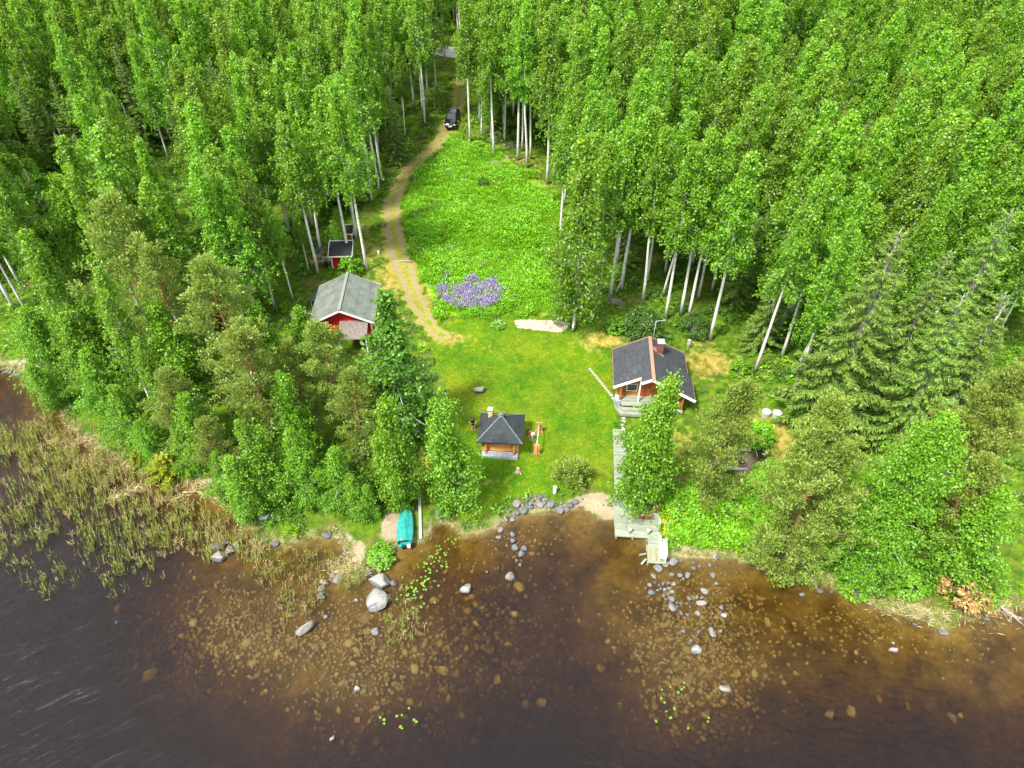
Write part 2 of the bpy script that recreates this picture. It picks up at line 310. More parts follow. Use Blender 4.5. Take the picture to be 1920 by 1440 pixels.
class MB:
    """collects boxes, tubes, prisms into one mesh"""
    def __init__(s): s.v, s.f, s.sm = [], [], []
    def add(s, v, f, smooth=False):
        o = len(s.v); s.v += [tuple(p) for p in v]; s.f += [[i+o for i in q] for q in f]; s.sm += [smooth]*len(f); return s
    def box(s, x0, x1, y0, y1, z0, z1, bev=0.):
        if bev:
            b = bm_box(x1-x0, y1-y0, z1-z0, bev); vs = [(v.co.x+(x0+x1)/2, v.co.y+(y0+y1)/2, v.co.z+(z0+z1)/2) for v in b.verts]
            b.verts.index_update(); fs = [[v.index for v in f.verts] for f in b.faces]; b.free(); return s.add(vs, fs)
        v = [(x, y, z) for z in (z0, z1) for x, y in ((x0,y0),(x1,y0),(x1,y1),(x0,y1))]
        return s.add(v, [(3,2,1,0),(4,5,6,7),(0,1,5,4),(1,2,6,5),(2,3,7,6),(3,0,4,7)])
    def beam(s, a, b, w, h, up=(0,0,1)):
        a, b, up = Vector(a), Vector(b), Vector(up); d = (b-a).normalized(); x = d.cross(up)
        x = x.normalized() if x.length > 1e-4 else Vector((1,0,0)); z = x.cross(d)
        v = [p + x*(sx*w/2) + z*(sz*h/2) for p in (a, b) for sx, sz in ((-1,-1),(1,-1),(1,1),(-1,1))]
        return s.add(v, [(0,1,2,3),(7,6,5,4),(0,4,5,1),(1,5,6,2),(2,6,7,3),(3,7,4,0)])
    def tube(s, pts, rad, n=6, caps=True):
        pts = [Vector(p) for p in pts]; rad = rad if hasattr(rad, '__len__') else [rad]*len(pts); vs = []
        for i, p in enumerate(pts):
            d = (pts[min(i+1, len(pts)-1)] - pts[max(i-1, 0)]).normalized(); x = d.cross(Vector((0,0,1)) if abs(d.z) < .95 else Vector((1,0,0))).normalized(); y = d.cross(x)
            vs += [p + (x*math.cos(6.2832*k/n) + y*math.sin(6.2832*k/n))*rad[i] for k in range(n)]
        fs = [(i*n+k, i*n+(k+1) % n, (i+1)*n+(k+1) % n, (i+1)*n+k) for i in range(len(pts)-1) for k in range(n)]
        if caps: fs += [tuple(range(n))[::-1], tuple(range((len(pts)-1)*n, len(pts)*n))]
        return s.add(vs, fs, True)
    def lathe(s, prof, n=16, c=(0,0,0)):
        vs = [(c[0]+r*math.cos(6.2832*k/n), c[1]+r*math.sin(6.2832*k/n), c[2]+z) for r, z in prof for k in range(n)]
        fs = [(i*n+k, i*n+(k+1) % n, (i+1)*n+(k+1) % n, (i+1)*n+k) for i in range(len(prof)-1) for k in range(n)]
        fs += [tuple(range(n))[::-1], tuple(range((len(prof)-1)*n, len(prof)*n))]; return s.add(vs, fs)
    def slab(s, poly, t, nrm=(0,0,1)):
        """flat polygon given in 3D, thickened by t against its normal direction"""
        n = Vector(nrm)*t; k = len(poly); vs = [Vector(p) for p in poly] + [Vector(p)-n for p in poly]
        fs = [tuple(range(k)), tuple(range(2*k-1, k-1, -1))] + [(i, i+k, (i+1) % k+k, (i+1) % k) for i in range(k)]; return s.add(vs, fs)
    def mesh(s, name, mat, uv=None):
        me = bpy.data.meshes.new(name); me.from_pydata([tuple(v) for v in s.v], [], s.f); me.polygons.foreach_set('use_smooth', s.sm)
        b = bmesh.new(); b.from_mesh(me); bmesh.ops.recalc_face_normals(b, faces=b.faces)
        if uv:
            lay = b.loops.layers.uv.new('UVMap')
            for f in b.faces:
                for l in f.loops: l[lay].uv = uv(l.vert.co, f.normal)
        b.to_mesh(me); b.free()
        if mat: me.materials.append(mat)
        return me
    def obj(s, name, mat, parent=None, uv=None): return link(name, s.mesh(name, mat, uv), parent)
def bm_box(x, y, z, bev):
    b = bmesh.new(); bmesh.ops.create_cube(b, size=1, matrix=Matrix.Diagonal((x, y, z, 1)))
    bmesh.ops.bevel(b, geom=b.edges[:], offset=bev, segments=1, affect='EDGES'); return b
def link(name, me, parent=None):
    o = bpy.data.objects.new(name, me); C.objects.link(o)
    if parent: o.parent = parent
    return o
def tag(o, label, cat, group=None):
    o['label'] = label; o['category'] = cat
    if group: o['group'] = group
    return o
def thing(name, label, cat, loc=(0,0,0), rz=0., group=None):
    o = link(name, None); o.location = loc; o.rotation_euler = (0, 0, rz); o.empty_display_size = .3; return tag(o, label, cat, group)
def struct(name, me):
    o = link(name, me); o['kind'] = 'structure'; return o
def copy_of(root, loc, rz=0., scale=(1,1,1), label=None, group=None, rot=None):
    c = root.copy(); C.objects.link(c); c.location = loc; c.rotation_euler = rot or (0, 0, rz); c.scale = scale
    for ch in root.children:
        d = ch.copy(); C.objects.link(d); d.parent = c
        for g in ch.children: e = g.copy(); C.objects.link(e); e.parent = d
    if label: c['label'] = label
    if group: c['group'] = group
    elif 'group' in c: del c['group']
    return c
def scatter(name, P, yaw, scl, meshes, pick=None, tilt=None):
    """uncountable small growth: one object, instances on points"""
    me = bpy.data.meshes.new(name); n = len(P); me.vertices.add(n); me.vertices.foreach_set('co', np.asarray(P, np.float32).ravel())
    rot = np.zeros((n, 3), np.float32); rot[:,2] = yaw
    if tilt is not None: rot[:,:2] = tilt
    a = me.attributes.new('rot', 'FLOAT_VECTOR', 'POINT'); a.data.foreach_set('vector', rot.ravel())
    a = me.attributes.new('scl', 'FLOAT', 'POINT'); a.data.foreach_set('value', np.asarray(scl, np.float32))
    a = me.attributes.new('pick', 'INT', 'POINT'); a.data.foreach_set('value', np.asarray(pick if pick is not None else np.arange(n) % len(meshes), np.int32))
    col = bpy.data.collections.new(name+' pieces')
    for k, m in enumerate(meshes): col.objects.link(bpy.data.objects.new(f'{name}_piece_{k:02d}', m))
    g = bpy.data.node_groups.new(name, 'GeometryNodeTree'); g.interface.new_socket('Geometry', in_out='INPUT', socket_type='NodeSocketGeometry'); g.interface.new_socket('Geometry', in_out='OUTPUT', socket_type='NodeSocketGeometry')
    N = g.nodes; i = N.new('NodeGroupInput'); o = N.new('NodeGroupOutput'); s = N.new('GeometryNodeInstanceOnPoints'); ci = N.new('GeometryNodeCollectionInfo')
    ci.inputs['Collection'].default_value = col; ci.inputs['Separate Children'].default_value = True; ci.inputs['Reset Children'].default_value = True
    g.links.new(i.outputs[0], s.inputs['Points']); g.links.new(ci.outputs[0], s.inputs['Instance']); s.inputs['Pick Instance'].default_value = True
    for an, ty, sock in (('rot','FLOAT_VECTOR','Rotation'), ('scl','FLOAT','Scale'), ('pick','INT','Instance Index')):
        a = N.new('GeometryNodeInputNamedAttribute'); a.data_type = ty; a.inputs[0].default_value = an; g.links.new(a.outputs[0], s.inputs[sock])
    g.links.new(s.outputs[0], o.inputs[0])
    ob = link(name, me); md = ob.modifiers.new('scatter', 'NODES'); md.node_group = g; ob['kind'] = 'stuff'; return ob
def uv_roof(co, n):                                # metres across the slope and along it
    t = Vector((-n.y, n.x, 0)); t = t.normalized() if t.length > .05 else Vector((1,0,0)); b = n.cross(t)
    return (co.dot(t), co.dot(b))
# ---------------------------------------------------------------- ground, lake bed, water, tracks
def world_poly(px): return np.array([at(*p)[:2] for p in px])
LAWN = world_poly([(800,640),(850,595),(960,585),(1000,590),(1075,620),(1110,640),(1148,655),(1150,730),(1160,790),(1152,920),(1110,915),(1060,925),(960,935),(870,985),(835,955),(850,900),(845,800),(830,720),(810,680)])
MEADOW = world_poly([(855,262),(880,275),(935,285),(985,320),(1030,350),(1045,400),(1040,590),(960,585),(900,598),(830,592),(800,550),(775,480),(758,420),(757,385),(775,340),(820,290)])
DRY = [(1330,680,4.2,3.6,.9),(1310,640,3,2,.6),(1375,915,2.6,1.7,1),(1470,830,2.6,3.6,.95),(1440,800,3,2,.6),(1395,775,3,2,.7),(1280,830,2.5,4,.7),(1125,640,4.5,1.8,.9),(1040,590,4,1.2,.6),(745,520,3.5,4.5,1),(715,560,2.8,5,1),(725,470,3,4,.8),(800,560,2,4,.7),
       (840,635,3.5,1.6,1),(905,655,3,.8,.6),(800,860,1.2,4,.8),(815,930,1.2,2.5,.8),(920,905,3.5,1.3,.6),(1000,905,1.5,.8,.5),(1250,950,1,1,.4),(980,300,6,4,.65),(1010,345,5,3,.6),(930,310,4,3,.5),(1140,590,4,3,.5),(1210,500,8,6,.25),(700,470,3,5,.7),(1360,660,4,3,.5),(560,545,3,3,.4),(690,640,1.5,3,.6)]
DRY = [(*at(a,b)[:2], rx, ry, k) for a,b,rx,ry,k in DRY]
SAND = [(1112,942,2.2,1.0,1.2),(1140,958,1.2,.9,1.2),(735,985,1.1,1.9,1),(665,1040,1.2,1.6,1),(640,1010,1.5,.8,.8),(690,1066,1.3,.6,1),(1330,1040,3,.7,.8),(1290,1034,1.4,.6,.9),(370,905,2.5,.9,.8),(430,945,1.6,1.2,.6),(1700,1140,5,1,.5),(830,960,.8,1.6,.9),(700,650,1.4,1.8,.8),(712,600,1,2.5,.7),(30,690,6,1.4,1),(650,545,1,1,.3),(1392,865,1.6,2.2,.9)]
SAND = [(*at(a,b)[:2], rx, ry, k) for a,b,rx,ry,k in SAND]
xx, yy = np.meshgrid(GX, GY); PP = np.stack([xx.ravel(), yy.ravel()], 1); near = (np.abs(PP[:,0]) < 70) & (PP[:,1] < 130) & (PP[:,1] > 10)
def soft_poly(poly, w):
    d = np.zeros(len(PP)); q = PP[near]; dd = dist_line(q, poly, True); d[near] = np.clip(np.where(in_poly(q, poly), dd, -dd)/w*.5+.5, 0, 1); return d
def blobs(lst):
    d = np.zeros(len(PP))
    for x, y, rx, ry, k in lst: d = np.maximum(d, k*np.exp(-((PP[:,0]-x)/rx)**2-((PP[:,1]-y)/ry)**2))
    return d
MASK = dict(lawn=soft_poly(LAWN, 1.2), meadow=soft_poly(MEADOW, 1.0), dry=blobs(DRY), sand=blobs(SAND))
ny, nx = GZ.shape; idx = np.arange(ny*nx).reshape(ny, nx); Q = np.stack([idx[:-1,:-1], idx[:-1,1:], idx[1:,1:], idx[1:,:-1]], -1).reshape(-1, 4)
VZ = np.stack([xx.ravel(), yy.ravel(), GZ.ravel()], 1)
zq = GZ.ravel()[Q].max(1)
def part_of_ground(name, sel, mat):
    q = Q[sel]; u, inv = np.unique(q, return_inverse=True); me = quads_mesh(name, VZ[u], inv.reshape(-1, 4), mat, smooth=True)
    for k, d in MASK.items():
        a = me.attributes.new(k, 'FLOAT', 'POINT'); a.data.foreach_set('value', d[u].astype(np.float32))
    a = me.attributes.new('shore', 'FLOAT', 'POINT'); a.data.foreach_set('value', GD.ravel()[u].astype(np.float32))
    return struct(name, me)
def ground_mat():
    t = NT('ground'); p = t.coord('World')
    n1, n2, n3, n4 = t.noise(p, .35, 5, .65), t.noise(p, 1.3, 5, .65), t.noise(p, 5., 4, .7), t.noise(p, .13, 3)
    edge = t.math('MULTIPLY', t.math('SUBTRACT', n2, .5), .9)
    def m(name, k=1., lo=.5, sharp=6.): return t.math('MULTIPLY', t.math('SUBTRACT', t.math('ADD', t.attr(name), t.math('MULTIPLY', edge, k)), lo), sharp, True)
    floor = t.mix(t.ramp(n2, [(.40,0.),(.62,1.)]), (.045,.10,.007), (.115,.20,.011))
    floor = t.mix(t.ramp(n1, [(.50,0.),(.72,.8)]), floor, (.16,.12,.045))
    lawn = t.mix(t.ramp(n1, [(.36,0.),(.64,1.)]), (.036,.140,.003), (.130,.225,.004))
    lawn = t.mix(t.ramp(n2, [(.48,0.),(.72,.75)]), lawn, (.22,.235,.010)); lawn = t.mix(t.ramp(n4, [(.48,0.),(.66,.7)]), lawn, (.21,.22,.012)); lawn = t.mix(1., lawn, t.ramp(n3, [(.3,.66),(.7,1.3)]), 'MULTIPLY'); lawn = t.mix(1., lawn, t.ramp(t.noise(p, 14., 3, .7), [(.32,.7),(.68,1.25)]), 'MULTIPLY')
    mead = t.mix(t.ramp(n2, [(.35,0.),(.65,1.)]), (.08,.26,.003), (.17,.40,.005))
    dry = t.mix(t.ramp(n2, [(.35,0.),(.65,1.)]), (.22,.16,.022), (.40,.32,.085)); dry = t.mix(t.ramp(n3, [(.45,0.),(.7,.55)]), dry, (.14,.19,.012))
    sand = t.mix(t.ramp(n3, [(.35,0.),(.65,1.)]), (.27,.21,.13), (.40,.33,.23)); sand = t.mix(t.ramp(n1, [(.5,0.),(.72,.6)]), sand, (.20,.15,.10))
    c = t.mix(m('meadow', .5), floor, mead); c = t.mix(m('lawn', .5), c, lawn); c = t.mix(m('dry', 1.5, .5, 2.6), c, dry); c = t.mix(m('sand', .7, .42, 5.), c, sand)
    sh = t.math('SUBTRACT', 1., t.math('MULTIPLY', t.attr('shore'), 1.1), True)
    c = t.mix(t.math('MULTIPLY', sh, t.ramp(n2, [(.35,.25),(.6,1.)])), c, t.mix(n3, (.17,.14,.07), (.34,.29,.16)))
    return t.pbr(c, .95, 0, t.bump(n3, .8, .12), .1)
def bed_mat():
    t = NT('lake bed'); p = t.coord('World'); n1, n2 = t.noise(p, .4, 5, .6), t.noise(p, 2.2, 5, .7)
    c = t.mix(t.ramp(n1, [(.38,0.),(.62,1.)]), (.10,.072,.030), (.235,.170,.068)); c = t.mix(1., c, t.ramp(n2, [(.3,.65),(.7,1.3)]), 'MULTIPLY')
    sh = t.math('ADD', 1., t.math('MULTIPLY', t.attr('shore'), 1.4), True)
    c = t.mix(t.math('MULTIPLY', sh, t.ramp(n2, [(.35,.3),(.6,1.)])), c, (.24,.18,.09))
    return t.pbr(c, .95, 0, None, .05)
part_of_ground('ground', zq > -.0, ground_mat())
part_of_ground('lake_bed', zq <= -.0, bed_mat())
def water_mat():
    t = NT('brown lake water'); p = t.coord('World')
    def crests(deg, sx, sy): return t.mapping(t.mapping(p, (1,1,1), (0, 0, math.radians(-deg))), (sx, sy, 1))
    x_ = t.node('ShaderNodeSeparateXYZ', None, Vector=p).outputs['X']; side = t.math('MULTIPLY', t.math('ADD', x_, 4.), .07, True)
    a1 = t.noise(crests(36, .38, 2.1), 1., 3, .55, .35); a2 = t.noise(crests(-6, .9, 2.6), 1., 3, .55, .5); a0 = t.noise(crests(34, .10, .62), 1., 2, .5, .5); a3 = t.noise(crests(20, 2.2, 4.5), 1.2, 2)
    lf = t.math('ADD', t.math('MULTIPLY', a1, .7), t.math('MULTIPLY', a0, 1.0)); rt = t.math('MULTIPLY', a2, .8)
    h = t.math('ADD', t.math('ADD', t.math('MULTIPLY', lf, t.math('SUBTRACT', 1., side)), t.math('MULTIPLY', rt, side)), t.math("MULTIPLY", a3, .05))
    calm = t.ramp(t.noise(p, .07, 3), [(.35,.45),(.65,1.)]); h = t.math('MULTIPLY', h, t.math('MULTIPLY', t.attr('open'), calm))
    nr = t.bump(h, 1., .25)
    fr = t.node('ShaderNodeFresnel', None, IOR=1.33, Normal=nr)
    gl = t.node('ShaderNodeBsdfGlossy', None, Roughness=.30, Normal=nr); gl.inputs['Color'].default_value = (1,1,1,1)
    tr = t.node('ShaderNodeBsdfTransparent'); humus = t.node('ShaderNodeBsdfDiffuse', None, Normal=nr); humus.inputs['Color'].default_value = (.034,.022,.018,1)
    body = t.node('ShaderNodeMixShader', None, Fac=t.math('ADD', .05, t.math('MULTIPLY', t.attr('open'), .13))); t.l.new(tr.outputs[0], body.inputs[1]); t.l.new(humus.outputs[0], body.inputs[2])
    mx = t.node('ShaderNodeMixShader', None, Fac=fr.outputs[0])
    t.l.new(body.outputs[0], mx.inputs[1]); t.l.new(gl.outputs[0], mx.inputs[2]); t.l.new(mx.outputs[0], t.out.inputs['Surface'])
    va = t.node('ShaderNodeVolumeAbsorption'); va.inputs['Color'].default_value = (.72,.62,.08,1); va.inputs['Density'].default_value = 7.5
    t.l.new(va.outputs[0], t.out.inputs['Volume']); return t.m
wx = _axis(-64, 64, 2., -2500, 2500); wy = _axis(10, 90, 2., -1800, 1400); ax, ay = np.meshgrid(wx, wy); n_, k_ = ax.shape; ii = np.arange(n_*k_).reshape(n_, k_)
wq = np.stack([ii[:-1,:-1], ii[:-1,1:], ii[1:,1:], ii[1:,:-1]], -1).reshape(-1, 4); top = np.stack([ax.ravel(), ay.ravel(), np.zeros(ax.size)], 1); bot = top.copy(); bot[:,2] = -9
rim = np.concatenate([ii[0,:], ii[1:,-1], ii[-1,-2::-1], ii[-2:0:-1,0]]); side = np.stack([rim, rim+ax.size, np.roll(rim,-1)+ax.size, np.roll(rim,-1)], 1)
wme = quads_mesh('lake', np.vstack([top, bot]), np.vstack([wq, wq[:,::-1]+ax.size, side]), water_mat())
od = np.clip((-sdist(top[:,:2])+.5)/10, .15, 1); a = wme.attributes.new('open', 'FLOAT', 'POINT'); a.data.foreach_set('value', np.concatenate([od, od]).astype(np.float32))
struct('lake', wme)
rngt = np.random.RandomState(5)
def strip(name, px, widths, mat, lift=.03, step=.5, cols=12, ragged=.38, world=None):
    c = world if world is not None else world_poly(px); seg = np.r_[0, np.cumsum(np.hypot(*np.diff(c, axis=0).T))]; s = np.arange(0, seg[-1], step)
    X = np.interp(s, seg, c[:,0]); Y = np.interp(s, seg, c[:,1])
    for _ in range(8): X[1:-1] = (X[:-2]+2*X[1:-1]+X[2:])/4; Y[1:-1] = (Y[:-2]+2*Y[1:-1]+Y[2:])/4
    W = np.interp(s, np.linspace(0, seg[-1], len(widths)), widths); tx, ty = np.gradient(X), np.gradient(Y); l = np.hypot(tx, ty); nx_, ny_ = ty/l, -tx/l
    u = np.linspace(-1, 1, cols); rag = 1+ragged*rngt.uniform(-1, 1, (len(s), 2))
    U = np.where(u[None] < 0, u[None]*rag[:,:1], u[None]*rag[:,1:]); gx = X[:,None]+nx_[:,None]*U*W[:,None]/2; gy = Y[:,None]+ny_[:,None]*U*W[:,None]/2
    z = gz(gx, gy)+lift*np.where(np.abs(u) > .99, .3, 1)[None]; i = np.arange(gx.size).reshape(gx.shape); q = np.stack([i[:-1,:-1], i[:-1,1:], i[1:,1:], i[1:,:-1]], -1).reshape(-1, 4)
    me = quads_mesh(name, np.stack([gx.ravel(), gy.ravel(), z.ravel()], 1), q, mat, smooth=True)
    a = me.attributes.new('across', 'FLOAT', 'POINT'); a.data.foreach_set('value', np.broadcast_to(np.abs(u), gx.shape).astype(np.float32).ravel()); return struct(name, me), np.stack([X, Y], 1)
def drive_mat():
    t = NT('two track gravel drive'); p = t.coord('World'); n2, n3 = t.noise(p, 1.2, 5, .7), t.noise(p, 6, 4, .7); u = t.attr('across')
    rut = t.ramp(t.math('ADD', u, t.math('ADD', t.math('MULTIPLY', t.math('SUBTRACT', n2, .5), 1.2), t.math('MULTIPLY', t.math('SUBTRACT', n3, .5), .7))), [(.14,0.),(.34,1.),(.68,1.),(.88,0.)])
    gr = t.mix(t.ramp(n2, [(.35,0.),(.65,1.)]), (.16,.20,.014), (.28,.26,.04)); so = t.mix(t.ramp(n3, [(.3,0.),(.7,1.)]), (.19,.145,.055), (.35,.285,.15))
    return t.pbr(t.mix(rut, gr, so), .95, 0, t.bump(n3, .7, .1), .1)
DRIVE_PX = [(872,118),(864,150),(860,180),(858,200),(846,232),(822,268),(778,310),(747,345),(736,378),(736,410),(741,450),(752,490),(768,530),(785,575),(810,615),(838,640)]
_, DRIVE = strip('driveway', DRIVE_PX, [2.6,2.6,2.7,2.7,2.7,2.7,2.6,2.8,3.4,2.6,1.6], drive_mat())
_, ROAD = strip('road', None, [5.5], plain('pale gravel road', (.55,.52,.48), .95, grain=.15), .05, 2., 5, .04, world=np.array([[-330,262],[-130,185],[-90,174],[-67,166],[-45,155],[-14,145],[20,141],[70,140],[160,150],[330,190]], float))
def ragged_patch(name, px, mat, lift):
    poly = world_poly(px); n = len(poly); pts = []
    for i in range(n):
        a, b = poly[i], poly[(i+1) % n]
        for k in range(8): pts.append(a+(b-a)*k/8 + rngt.normal(0, .06, 2))
    cx, cy = poly.mean(0); V = [(cx, cy, 0)]; rings = 7
    for r in range(1, rings+1):
        for p in pts: V.append((cx+(p[0]-cx)*r/rings, cy+(p[1]-cy)*r/rings, 0))
    V = np.array(V); V[:,2] = gz(V[:,0], V[:,1])+lift; k = len(pts); F = [(0, 1+j, 1+(j+1) % k) for j in range(k)] + [(1+r*k+j, 1+(r+1)*k+j, 1+(r+1)*k+(j+1) % k, 1+r*k+(j+1) % k) for r in range(rings-1) for j in range(k)]
    me = bpy.data.meshes.new(name); me.from_pydata(V.tolist(), [], F); me.materials.append(mat); return struct(name, me)
ragged_patch('sand_patch', [(962,602),(985,600),(1020,601),(1050,602),(1068,606),(1064,616),(1050,624),(1030,622),(1000,619),(970,615)], plain('pale raked sand', (.43,.345,.27), .95, grain=.1, scale=3), .045)
# ---------------------------------------------------------------- trees: prototypes
R = np.random.RandomState(11)
def unit(v): return v/np.maximum(np.linalg.norm(v, axis=-1, keepdims=True), 1e-6)
def trunk_mesh(name, h, r0, mat, bend, limbs=(), n=7, top=.97, r1=.03):
    mb = MB(); ks = np.linspace(0, 1, 9); mb.tube([(bend(k)[0], bend(k)[1], k*h*top-.25*(k == 0)) for k in ks], [r0*(1.25 if k == 0 else 1)*(1-k)**.8+r1 for k in ks], n)
    for pts, ra in limbs: mb.tube(pts, np.linspace(ra, ra*.25, len(pts)), 3, False)
    return mb.mesh(name, mat)
def birch(seed, h=21., rad=2.1, base=.40, leaf='birch_leaf', nb=64, dens=1., droop=1., lsz=1.):
    g = np.random.RandomState(seed); bx, by = g.normal(0, .35, 2); ph = g.uniform(0, 6)
    bend = lambda k: np.array([bx*math.sin(k*2.4+ph)-bx*math.sin(ph), by*math.sin(k*2+ph)-by*math.sin(ph)])*min(1, k*3)
    P, A, limbs = [], [], []
    az0, asym = g.uniform(0, 6.28), g.uniform(.0, .35); gaps = [(g.uniform(.1, .9), g.uniform(0, 6.28)) for _ in range(4)]
    for i in range(nb):
        t = (i+g.uniform(0, 1))/nb; k = base+(1-base)*t*.985; prof = min(1, .45+2.2*t)*(1-t)**.74*1.14+.05
        az = i*2.4+g.uniform(-.5, .5); L = rad*prof*g.uniform(.6, 1.3)*(1+asym*math.cos(az-az0))*(.55 if any(abs(t-a) < .09 and math.cos(az-b) > .3 for a, b in gaps) else 1); el = math.radians(18+48*t+g.uniform(-12, 12)); o = np.array([*bend(k), k*h])
        d = np.array([math.cos(az)*math.cos(el), math.sin(az)*math.cos(el), math.sin(el)]); s = np.linspace(0, 1, 5)
        path = o+d*L*s[:,None]*1.12+np.array([0,0,-1])*(s**2)[:,None]*L*(.55*droop)*(1-t*.7); limbs.append((path[:4], .02+.03*(1-t)))
        for j in range(int(9*dens*(.5+prof))):
            q = g.uniform(.18, 1.04)**.8; c = o+d*L*q*1.12+np.array([0,0,-1])*q*q*L*.55*droop*(1-t*.7)+g.normal(0, .13+.10*L, 3)*[1,1,.6]
            m = g.randint(8, 15); ln = g.uniform(.35, 1.25)*(.55+.6*(1-t))*droop; ss = np.sort(g.uniform(0, 1, m))
            sway = g.normal(0, .18, 3)*[1,1,0]+d*[1,1,0]*.18
            P.append(c+np.outer(ss, [0,0,-ln])+np.outer(ss, sway)+g.normal(0, .085, (m,3))); A.append(np.array([0,0,-.75])+g.normal(0, .55, (m,3))+d*.35)
    P, A = np.vstack(P), np.vstack(A); N = unit(g.normal(0, .8, P.shape)+[0,0,.7]); sz = g.uniform(.20, .36, len(P))*lsz
    V, Q = leaf_quads(P, A, N, sz, sz*.72)
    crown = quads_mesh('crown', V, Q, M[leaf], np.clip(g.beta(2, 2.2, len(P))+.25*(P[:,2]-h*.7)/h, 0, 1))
    return trunk_mesh('trunk', h, .15*h/21, M['birch_bark'], bend, limbs), crown
def pine(seed, h=15., rad=2.6, base=.35, leaf='pine_needle', nb=34, dens=1.):
    g = np.random.RandomState(seed); bx, by = g.normal(0, .4, 2); bend = lambda k: np.array([bx, by])*k*k
    P, A, limbs = [], [], []
    for i in range(nb):
        t = (i+g.uniform(0, 1))/nb; k = base+(1-base)*t*.97; L = rad*(min(1, .55+1.4*t)*(1-t**2.2)+.10)*g.uniform(.6, 1.2); az = i*2.4+g.uniform(-.7, .7); el = math.radians(-4+50*t+g.uniform(-10, 14))
        o = np.array([*bend(k), k*h]); d = np.array([math.cos(az)*math.cos(el), math.sin(az)*math.cos(el), math.sin(el)]); s = np.linspace(0, 1, 4); path = o+d*L*s[:,None]+np.array([0,0,.14])*L*(s**2)[:,None]
        limbs.append((path, .05*(1-t)+.025))
        for j in range(g.randint(5, 8)):
            q = g.uniform(.38, 1.05); c = o+d*L*q+np.array([0,0,.14])*L*q*q+g.normal(0, .28, 3)*[1,1,.5]*(.5+.4*L/2); r = g.uniform(.30, .58); m = int(34*dens)
            u = unit(g.normal(0, 1, (m,3))+[0,0,.35]+d*.25); P.append(c+u*r*g.uniform(.45, 1, (m,1))*[1.15,1.15,.62]); A.append(u+[0,0,.55]+g.normal(0, .35, (m,3)))
    P, A = np.vstack(P), np.vstack(A); N = g.normal(0, 1, P.shape); sz = g.uniform(.17, .30, len(P)); V, Q = leaf_quads(P, A, N, sz, sz*.46)
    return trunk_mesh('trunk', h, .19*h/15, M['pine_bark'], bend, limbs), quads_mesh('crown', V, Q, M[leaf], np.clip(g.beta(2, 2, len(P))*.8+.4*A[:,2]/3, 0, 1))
def spruce(seed, h=18., rad=2.7, base=.06, leaf='spruce_needle', dens=1., step=.52, droop=1.):
    g = np.random.RandomState(seed); bend = lambda k: np.zeros(2); P, A, W, limbs = [], [], [], []; z = base*h
    while z < h*.985:
        t = z/h; nbr = 6 if t < .8 else 4; L0 = rad*(1-t)**.82+.10; a0 = g.uniform(0, 6)
        for i in range(nbr):
            L = L0*g.uniform(.72, 1.18); az = a0+6.283*i/nbr+g.uniform(-.25, .25); dh = np.array([math.cos(az), math.sin(az), 0]); sd = np.array([-dh[1], dh[0], 0]); o = np.array([0,0,z+g.uniform(-.15, .15)])
            f = lambda q: o+dh*L*q+np.array([0,0,1])*L*((.16-.62*(1-t)*droop)*q+.34*(1-t)*droop*q*q+(.55*q if t > .85 else 0)); s = np.linspace(0, 1, 4)
            limbs.append((np.array([f(q) for q in s]), .018+.028*(1-t)))
            m = max(7, int(30*L/rad*2.2*dens)); q = g.uniform(.15, 1.03, m); side = g.choice([-1, 1], m); c = np.array([f(v) for v in q]); ln = (.22+.42*L*.45*(1-q*.55))*g.uniform(.7, 1.2, m)
            ln = ln*.72; P.append(c); A.append(dh*.75+np.outer(side, sd)*.8+np.array([0,0,-.55])*g.uniform(.3, 1.5, (m,1))*droop+g.normal(0, .2, (m,3))); W.append(ln)
            m2 = max(3, m//2); q = g.uniform(.25, 1, m2); P.append(np.array([f(v) for v in q])); A.append(dh*.55+g.normal(0, .25, (m2,3))+[0,0,.10]); W.append(np.full(m2, .32))
        z += step*(.75+.5*g.uniform())*(1 if t < .75 else .7)
    P, A, W = np.vstack(P), np.vstack(A), np.concatenate(W); N = unit(g.normal(0, .45, P.shape)+[0,0,1]); V, Q = leaf_quads(P, A, N, W*1.2, np.clip(W*.26, .06, .13))
    return trunk_mesh('trunk', h, .20*h/18, M['grey_bark'], bend, limbs, top=1., r1=.02), quads_mesh('crown', V, Q, M[leaf], np.clip(g.beta(2, 2.2, len(P))+.15*(W < .45), 0, 1))
